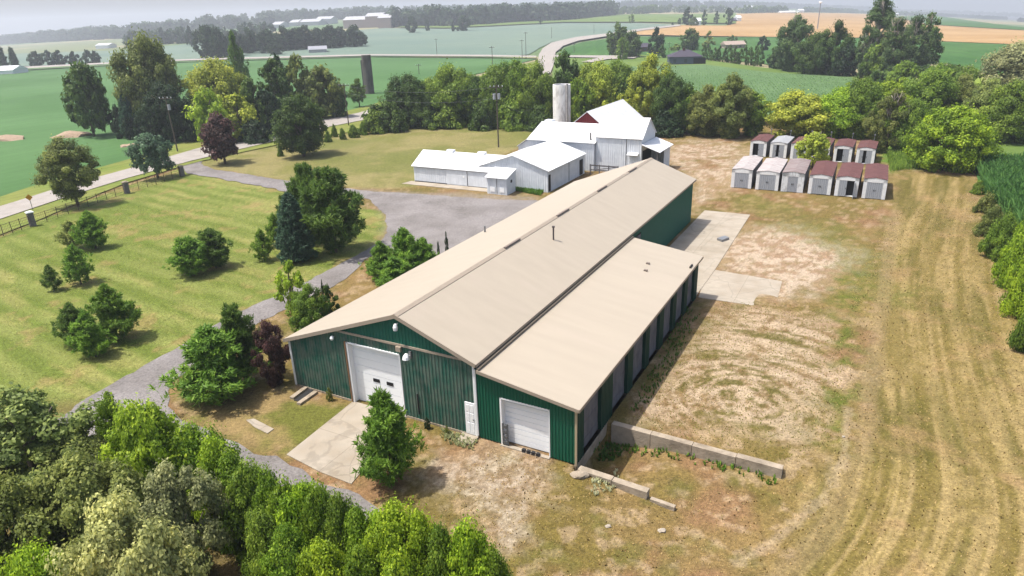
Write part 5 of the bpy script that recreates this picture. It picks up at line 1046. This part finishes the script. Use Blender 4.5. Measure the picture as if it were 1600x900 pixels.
for q in LP: T('spruce' if q[4] == 'spruce' else 'pine_tree', *q[:4], 'ypine' if q[4] == 'pine' and ('largest' not in q[6] and 'behind' not in q[6] and 'two joined bushy' not in q[6]) else q[4], q[5], q[6], cb=.03 if q[2] > 340 else .02, lod='hi' if q[3] > 40 else 'mid')
T('purple_shrub', 432, 600, 502, 58, 'loose', 'purple', 'purple leaved shrub against the left corner of the building', 'hi', cb=.03)
T('juniper', 490, 530, 446, 66, 'loose', 'mid', 'dense green juniper beside the left roof edge', 'hi', cb=0); T('juniper', 517, 500, 446, 34, 'cedar', 'dark', 'pointed juniper touching the roof edge', 'mid', cb=0)
T('broadleaf_tree', 462, 500, 408, 50, 'loose', 'lime', 'young lime green tree between the lane and the building', 'mid', cb=.1)
for (x, b, t_, w, lab) in ((699, 400, 362, 7, 'taller thin arborvitae behind the roof edge'), (686, 402, 377, 5, 'shorter thin arborvitae behind the roof edge'), (507, 470, 437, 6, 'thin arborvitae beside the lane'), (516, 626, 605, 11, 'small arborvitae against the front wall left of the big door'), (668, 670, 652, 11, 'small dark bush against the front wall right of the big door'), (699, 678, 664, 8, 'tiny brown bush near the white side door')):
    T('arborvitae', x, b, t_, w, 'cedar', 'deep' if 'dark' in lab or 'thin' in lab else 'olive', lab, 'mid', cb=0, cat='shrub')
# trees in the foreground
FG = [(72, 790, 612, 200, 'loose', 'dusty', 'large grey green olive tree at the left edge, topmost of the foreground trees', .1), (5, 770, 640, 100, 'broad', 'dusty', 'grey green tree cut by the left picture edge', .08), (165, 890, 722, 150, 'broad', 'dusty', 'grey green tree in the middle of the foreground trees', .08), (235, 1000, 790, 150, 'broad', 'pale', 'pale creamy leaved maple at the bottom of the foreground trees', .08), (308, 905, 728, 112, 'loose', 'silver', 'silvery green tree beside the cedar hedge', .08), (204, 755, 618, 62, 'cedar', 'cedar', 'dark pointed cedar behind the lime maple', 0), (262, 810, 630, 118, 'broad', 'lime', 'bright lime green maple in the foreground', .06), (40, 920, 745, 130, 'broad', 'olive', 'dull olive tree at the left edge under the grey green tree', .08), (98, 1010, 858, 110, 'small', 'bright', 'bright green shrub tree at the bottom left', .05), (-20, 1000, 815, 130, 'broad', 'dusty', 'dusty tree in the bottom left corner', .05), (150, 800, 690, 110, 'broad', 'olive', 'olive tree between the large grey green tree and the lime maple', .05)]
for q in FG: T('broadleaf_tree' if q[4] != 'cedar' else 'cedar', *q[:3], q[3] * 1.12, *q[4:6], q[6], 'hi', cb=q[7], limbs=True)
HG = [(330, 800, 668, 66, 'cedar'), (358, 830, 690, 64, 'bright'), (386, 842, 712, 62, 'cedar'), (412, 866, 728, 62, 'mid'), (440, 872, 738, 60, 'cedar'), (466, 892, 756, 56, 'cedar'), (492, 900, 760, 58, 'bright'), (520, 918, 764, 62, 'cedar'), (550, 925, 776, 58, 'mid'), (578, 940, 796, 60, 'cedar'), (606, 940, 800, 58, 'bright'), (636, 958, 790, 66, 'bright'), (668, 968, 806, 64, 'bright'), (700, 985, 826, 60, 'mid'), (742, 990, 822, 66, 'bright'), (776, 1000, 862, 50, 'cedar'), (470, 960, 826, 70, 'cedar'), (520, 985, 850, 76, 'bright'), (580, 1000, 862, 76, 'cedar'), (640, 1020, 872, 76, 'bright'), (430, 925, 800, 64, 'mid')]
HN = ['where it meets the lime maple', 'second along from the lime maple', 'third along from the lime maple', 'beside the silvery tree', 'nearest the gravel lane', 'below the left corner of the apron', 'below the middle of the apron', 'with its tip before the apron', 'below the right corner of the apron', 'left of the gravel path end', 'at the gravel path end', 'tallest near the dry grass', 'right of the tallest near the dry grass', 'third from the right end', 'second from the right end, spiky top', 'at the right end', 'front row, left', 'front row, second', 'front row, third', 'front row, at the bottom edge', 'inner row beside the silvery tree']
for q, nb_ in zip(HG, HN): T('hedge_cedar', q[0], q[1], q[2], q[3] * (1.45 + (q[0] * 7 % 5) * .09), 'hedge' if q[0] % 3 else 'broad', q[4], 'bushy green cedar of the foreground hedge, ' + nb_, 'hi', cb=0, group='foreground hedge')
# shrubs along the east boundary
EB = [(1546, 368, 322, 40, 'olive', 'top shrub of the eastern boundary row'), (1560, 405, 336, 54, 'mid', 'second shrub of the eastern boundary row'), (1582, 448, 352, 66, 'bright', 'wide bright shrub in the eastern boundary row'), (1598, 494, 396, 64, 'bright', 'shrub below the wide bright one in the eastern boundary row'), (1612, 548, 440, 66, 'mid', 'bottom shrub of the eastern boundary row'), (1527, 303, 282, 20, 'mid', 'small shrub alone at the corner of the corn field'), (1538, 332, 300, 30, 'olive', 'shrub at the top of the boundary row beside the corn')]
for q in EB: T('shrub', q[0], q[1], q[2], q[3], 'shrub', q[4], q[5], 'hi' if q[3] > 36 else 'mid', cb=0, cat='shrub')
# ------------------------------------------------------------------ far woods, crops and weeds (countless)
def wood(name, pts, depth, h, spacing, col, label, dens=1.0, seed=0, tvar=.2):
    rng = np.random.default_rng(seed + 100); P = [G(*p) for p in pts]; VV, FF, TT = [], [], []; off = 0
    protos = [crown('round', 1.7, 16, 13, .26, .42, 50 + k) for k in range(4)]
    for a, b in zip(P[:-1], P[1:]):
        d = (b - a)[:2]; L_ = float(np.linalg.norm(d)); 
        if L_ < 1: continue
        n = max(1, int(L_ / spacing * dens))
        fwd = (a + b)[:2] / 2; fwd = fwd / np.linalg.norm(fwd)
        for i in range(n):
            row = rng.random() ** 1.5; q = a[:2] + d * ((i + rng.random()) / n) + fwd * depth * row; hh = h * rng.uniform(.65, 1.15); w = hh * rng.uniform(.38, .6)
            V, Fq, tt = protos[rng.integers(4)]; th = rng.random() * 6.28; c, s = math.cos(th), math.sin(th)
            W = np.stack([(V[:, 0] * c - V[:, 1] * s) * w + q[0], (V[:, 0] * s + V[:, 1] * c) * w + q[1], V[:, 2] * hh / 1.7 + float(hfield(q[0], q[1])) - .5], 1)
            VV.append(W); FF.append(Fq + off); TT.append(tt * rng.uniform(1 - tvar, 1 + tvar)); off += len(V)
    if not VV: return
    o = link(name, npmesh(name, np.concatenate(VV), np.concatenate(FF), FOL, False, None, np.clip(np.concatenate(TT), .4, 1.9)))
    o.color = (*COL[col], 1); return props(o, label, 'wood', kind='stuff')
wood('far_wood', [(612, 43), (680, 42), (720, 42), (800, 36), (880, 33), (960, 25)], 120, 24, 9, 'deep', 'long dark wood on the far side of the pale field', 4.0, 1)
wood('far_wood', [(-100, 74), (0, 70), (200, 60), (300, 52), (400, 42), (500, 34), (620, 28)], 700, 26, 22, 'deep', 'hazy wooded ridge along the left horizon', 6, 2)
wood('far_wood', [(200, 72), (300, 68), (330, 66), (430, 58)], 60, 17, 14, 'deep', 'strip of hazy trees below the left ridge', 2.0, 3)
wood('far_wood', [(500, 30), (620, 27), (800, 21), (960, 14), (1100, 13), (1250, 14), (1400, 18)], 900, 24, 22, 'deep', 'hazy wooded band along the middle horizon', 6, 4)
wood('far_wood', [(960, 24), (1000, 22), (1040, 20), (1110, 20), (1160, 21), (1230, 20)], 150, 16, 20, 'dark', 'broken tree line behind the pasture and wheat', 2.0, 5)
wood('far_wood', [(1250, 19), (1340, 21), (1400, 24), (1460, 26)], 200, 15, 20, 'dark', 'tree line behind the wheat at right', 2.5, 6)
wood('far_wood', [(1400, 19), (1500, 22), (1600, 27), (1750, 34)], 500, 17, 22, 'deep', 'hazy wooded band along the right horizon', 6, 7)
wood('far_wood', [(1464, 26), (1500, 27), (1540, 30), (1572, 31)], 40, 13, 12, 'deep', 'dark clump of trees over the far green field at right', 2.2, 8)
wood('far_wood', [(1590, 34), (1640, 36)], 30, 12, 12, 'deep', 'small dark clump at the right picture edge', 2, 9)
wood('far_wood', [(1120, 200), (1180, 200)], 8, 7, 3, 'mid', 'undergrowth behind the end of the hedgerow', 2, 10)
wood('thicket', [(1300, 196), (1400, 190), (1500, 178), (1600, 170)], 22, 6.5, 4, 'mid', 'dense undergrowth filling the right hand thicket', 4, 11)
wood('thicket', [(1360, 140), (1440, 135), (1500, 132)], 14, 5, 4, 'dark', 'undergrowth at the foot of the tall cottonwoods', 3, 12)
wood('thicket', [(580, 196), (700, 186), (840, 186), (1000, 190), (1170, 200)], 8, 5.0, 3.0, 'dark', 'dark undergrowth closing the hedgerow', 2.2, 13)
wood('thicket', [(185, 212), (300, 212), (420, 200), (520, 178)], 12, 5.5, 4, 'deep', 'dark undergrowth under the roadside trees', 2.5, 14)
wood('thicket', [(1205, 108), (1330, 118)], 10, 6, 5, 'deep', 'undergrowth at the foot of the field clump', 2.5, 15)
wood('far_wood', [(330, 88), (430, 80), (560, 70)], 30, 11, 9, 'deep', 'undergrowth of the far tree row', 2.5, 16)
def blades(name, poly, n, hgt, wid, cols, label, cat, seed, rows=None, lean=.5, per=3, minh=0):
    rng = np.random.default_rng(seed); P = poly; x0, y0 = P.min(0); x1, y1 = P.max(0)
    if rows:
        rd, pitch_ = rows; c, s = math.cos(rd), math.sin(rd); ce = (P.min(0) + P.max(0)) / 2; R_ = np.hypot(x1 - x0, y1 - y0) / 2
        nr = int(2 * R_ / pitch_); a = (rng.integers(0, nr, n) + .5) / nr * 2 * R_ - R_ + rng.normal(0, pitch_ * .1, n); b = rng.uniform(-R_, R_, n); x = ce[0] + b * c - a * s; y = ce[1] + b * s + a * c
    else: x = rng.uniform(x0, x1, n); y = rng.uniform(y0, y1, n)
    k = sdist(P, x, y) < 0; x, y = x[k], y[k]; m = len(x); z = hfield(x, y)
    x = np.repeat(x, per); y = np.repeat(y, per); z = np.repeat(z, per); M = len(x); th = rng.random(M) * 6.28; h = hgt * rng.uniform(.5, 1.15, M); ln = rng.uniform(.1, 1, M) * lean * h; w = wid * rng.uniform(.6, 1.3, M)
    dx, dy = np.cos(th), np.sin(th); b0 = rng.uniform(0, .55, M) * minh * h
    V = np.stack([np.stack([x - dy * w * .4, y + dx * w * .4, z + b0], 1), np.stack([x + dy * w * .4, y - dx * w * .4, z + b0], 1), np.stack([x + dx * ln * .6 + dy * w * .5, y + dy * ln * .6 - dx * w * .5, z + b0 + (h - b0) * .75], 1), np.stack([x + dx * ln, y + dy * ln, z + h * .95], 1)], 1).reshape(-1, 3)
    o = link(name, npmesh(name, V, np.arange(4 * M).reshape(-1, 4), FOL, False, None, np.clip(1 + rng.normal(0, .22, M), .5, 1.7))); o.color = (*cols, 1)
    return props(o, label, cat, kind='stuff')
ECP = PXY([(1524, 262), (1600, 262), (1720, 275), (1720, 420), (1640, 420), (1600, 372), (1560, 335), (1535, 305)])
blades('corn_plants', ECP, 26000, 2.3, .14, AF(86, 128, 62), 'tall green corn standing behind the eastern boundary shrubs', 'corn', 3, rows=(HAYDIR, .78), lean=.45, per=4, minh=1)
YCP = PXY([(1040, 108), (1100, 105), (1200, 117), (1330, 125), (1345, 140), (1300, 178), (1190, 180), (1060, 140)])
blades('corn_plants', YCP, 50000, .9, .2, AF(122, 154, 96), 'young green corn in the field behind the hedgerow', 'corn', 4, rows=(math.radians(75), .9), lean=.5, per=2, minh=1)
WDP = PXY([(1385, 240), (1440, 235), (1450, 262), (1390, 268)])
blades('tall_weeds', WDP, 2500, .9, .12, AF(140, 168, 72), 'tall pale green weeds beside the storage sheds', 'weeds', 5, lean=.3)
NEARP = PXY([(1000, 1000), (760, 900), (680, 790), (760, 700), (900, 735), (1010, 775), (1230, 750), (1300, 560), (1340, 430), (1400, 330), (1520, 300), (1700, 640), (1900, 1100)])
blades('dry_grass', NEARP, 60000, .06, .05, AF(196, 174, 118), 'sparse dry grass blades over the yard and cut field', 'grass', 6, lean=1.2, per=3)
blades('dead_weeds', NEARP, 6000, .08, .07, AF(124, 104, 62), 'small dark dead tufts dotted over the yard and cut field', 'weeds', 16, lean=.8, per=4)
CIRP = PXY([(960, 700), (1000, 640), (1060, 540), (1130, 470), (1290, 480), (1320, 560), (1300, 690), (1220, 725), (1100, 690)])
blades('dry_grass', CIRP, 7000, .07, .05, AF(150, 146, 76), 'low greenish weeds between the wheel tracks of the yard', 'weeds', 7, lean=1.0, per=3)
LWP = PXY([(0, 400), (200, 320), (600, 350), (590, 375), (400, 470), (142, 600), (0, 720), (-60, 640)])
blades('lawn_grass', LWP, 60000, .05, .04, AF(150, 156, 76), 'short mown lawn grass', 'grass', 8, lean=1.2, per=2)
for (pts, hgt, n, lab, cl) in (([(920, 745), (965, 735), (968, 770), (925, 775)], .22, 90, 'silvery weeds on the slope beside the short wall', AF(206, 208, 170)), ([(958, 672), (990, 690), (1218, 748), (1210, 760), (1100, 730), (985, 712)], .3, 260, 'green weeds along the foot of the long retaining wall', AF(104, 140, 50)), ([(925, 700), (950, 672), (985, 700), (960, 720)], .22, 160, 'dark green weeds inside the shaded dock', AF(84, 120, 48)),
                               ([(1070, 480), (1035, 545), (985, 640), (1000, 650), (1060, 560), (1095, 490)], .22, 800, 'weeds in the shaded strip along the lean-to doors', AF(96, 124, 52)), ([(690, 672), (745, 690), (740, 705), (690, 690)], .25, 120, 'pale weeds beside the doorstep', AF(170, 176, 130)), ([(805, 290), (850, 300), (845, 306), (800, 298)], .5, 500, 'green weeds at the foot of the white barns', AF(96, 136, 50))):
    blades('weeds', PXY(pts), n * 2, hgt, .09, cl, lab, 'weeds', int(hgt * 1000) + n, lean=.7, per=5)
# ------------------------------------------------------------------ haze
hz = MB().box(-6500, 6500, -400, 6500, -121, 130).build('haze', bpy.data.materials.new('haze')); props(hz, 'thin pale summer haze filling the air', 'haze', kind='stuff')
hm = hz.data.materials[0]; hm.use_nodes = True; hn = hm.node_tree.nodes; hl = hm.node_tree.links
hn.remove(hn['Principled BSDF']); pv = hn.new('ShaderNodeVolumePrincipled'); pv.inputs['Color'].default_value = (.86, .92, 1, 1); pv.inputs['Density'].default_value = .0003; pv.inputs['Anisotropy'].default_value = .2
hl.new(pv.outputs[0], hn['Material Output'].inputs['Volume'])
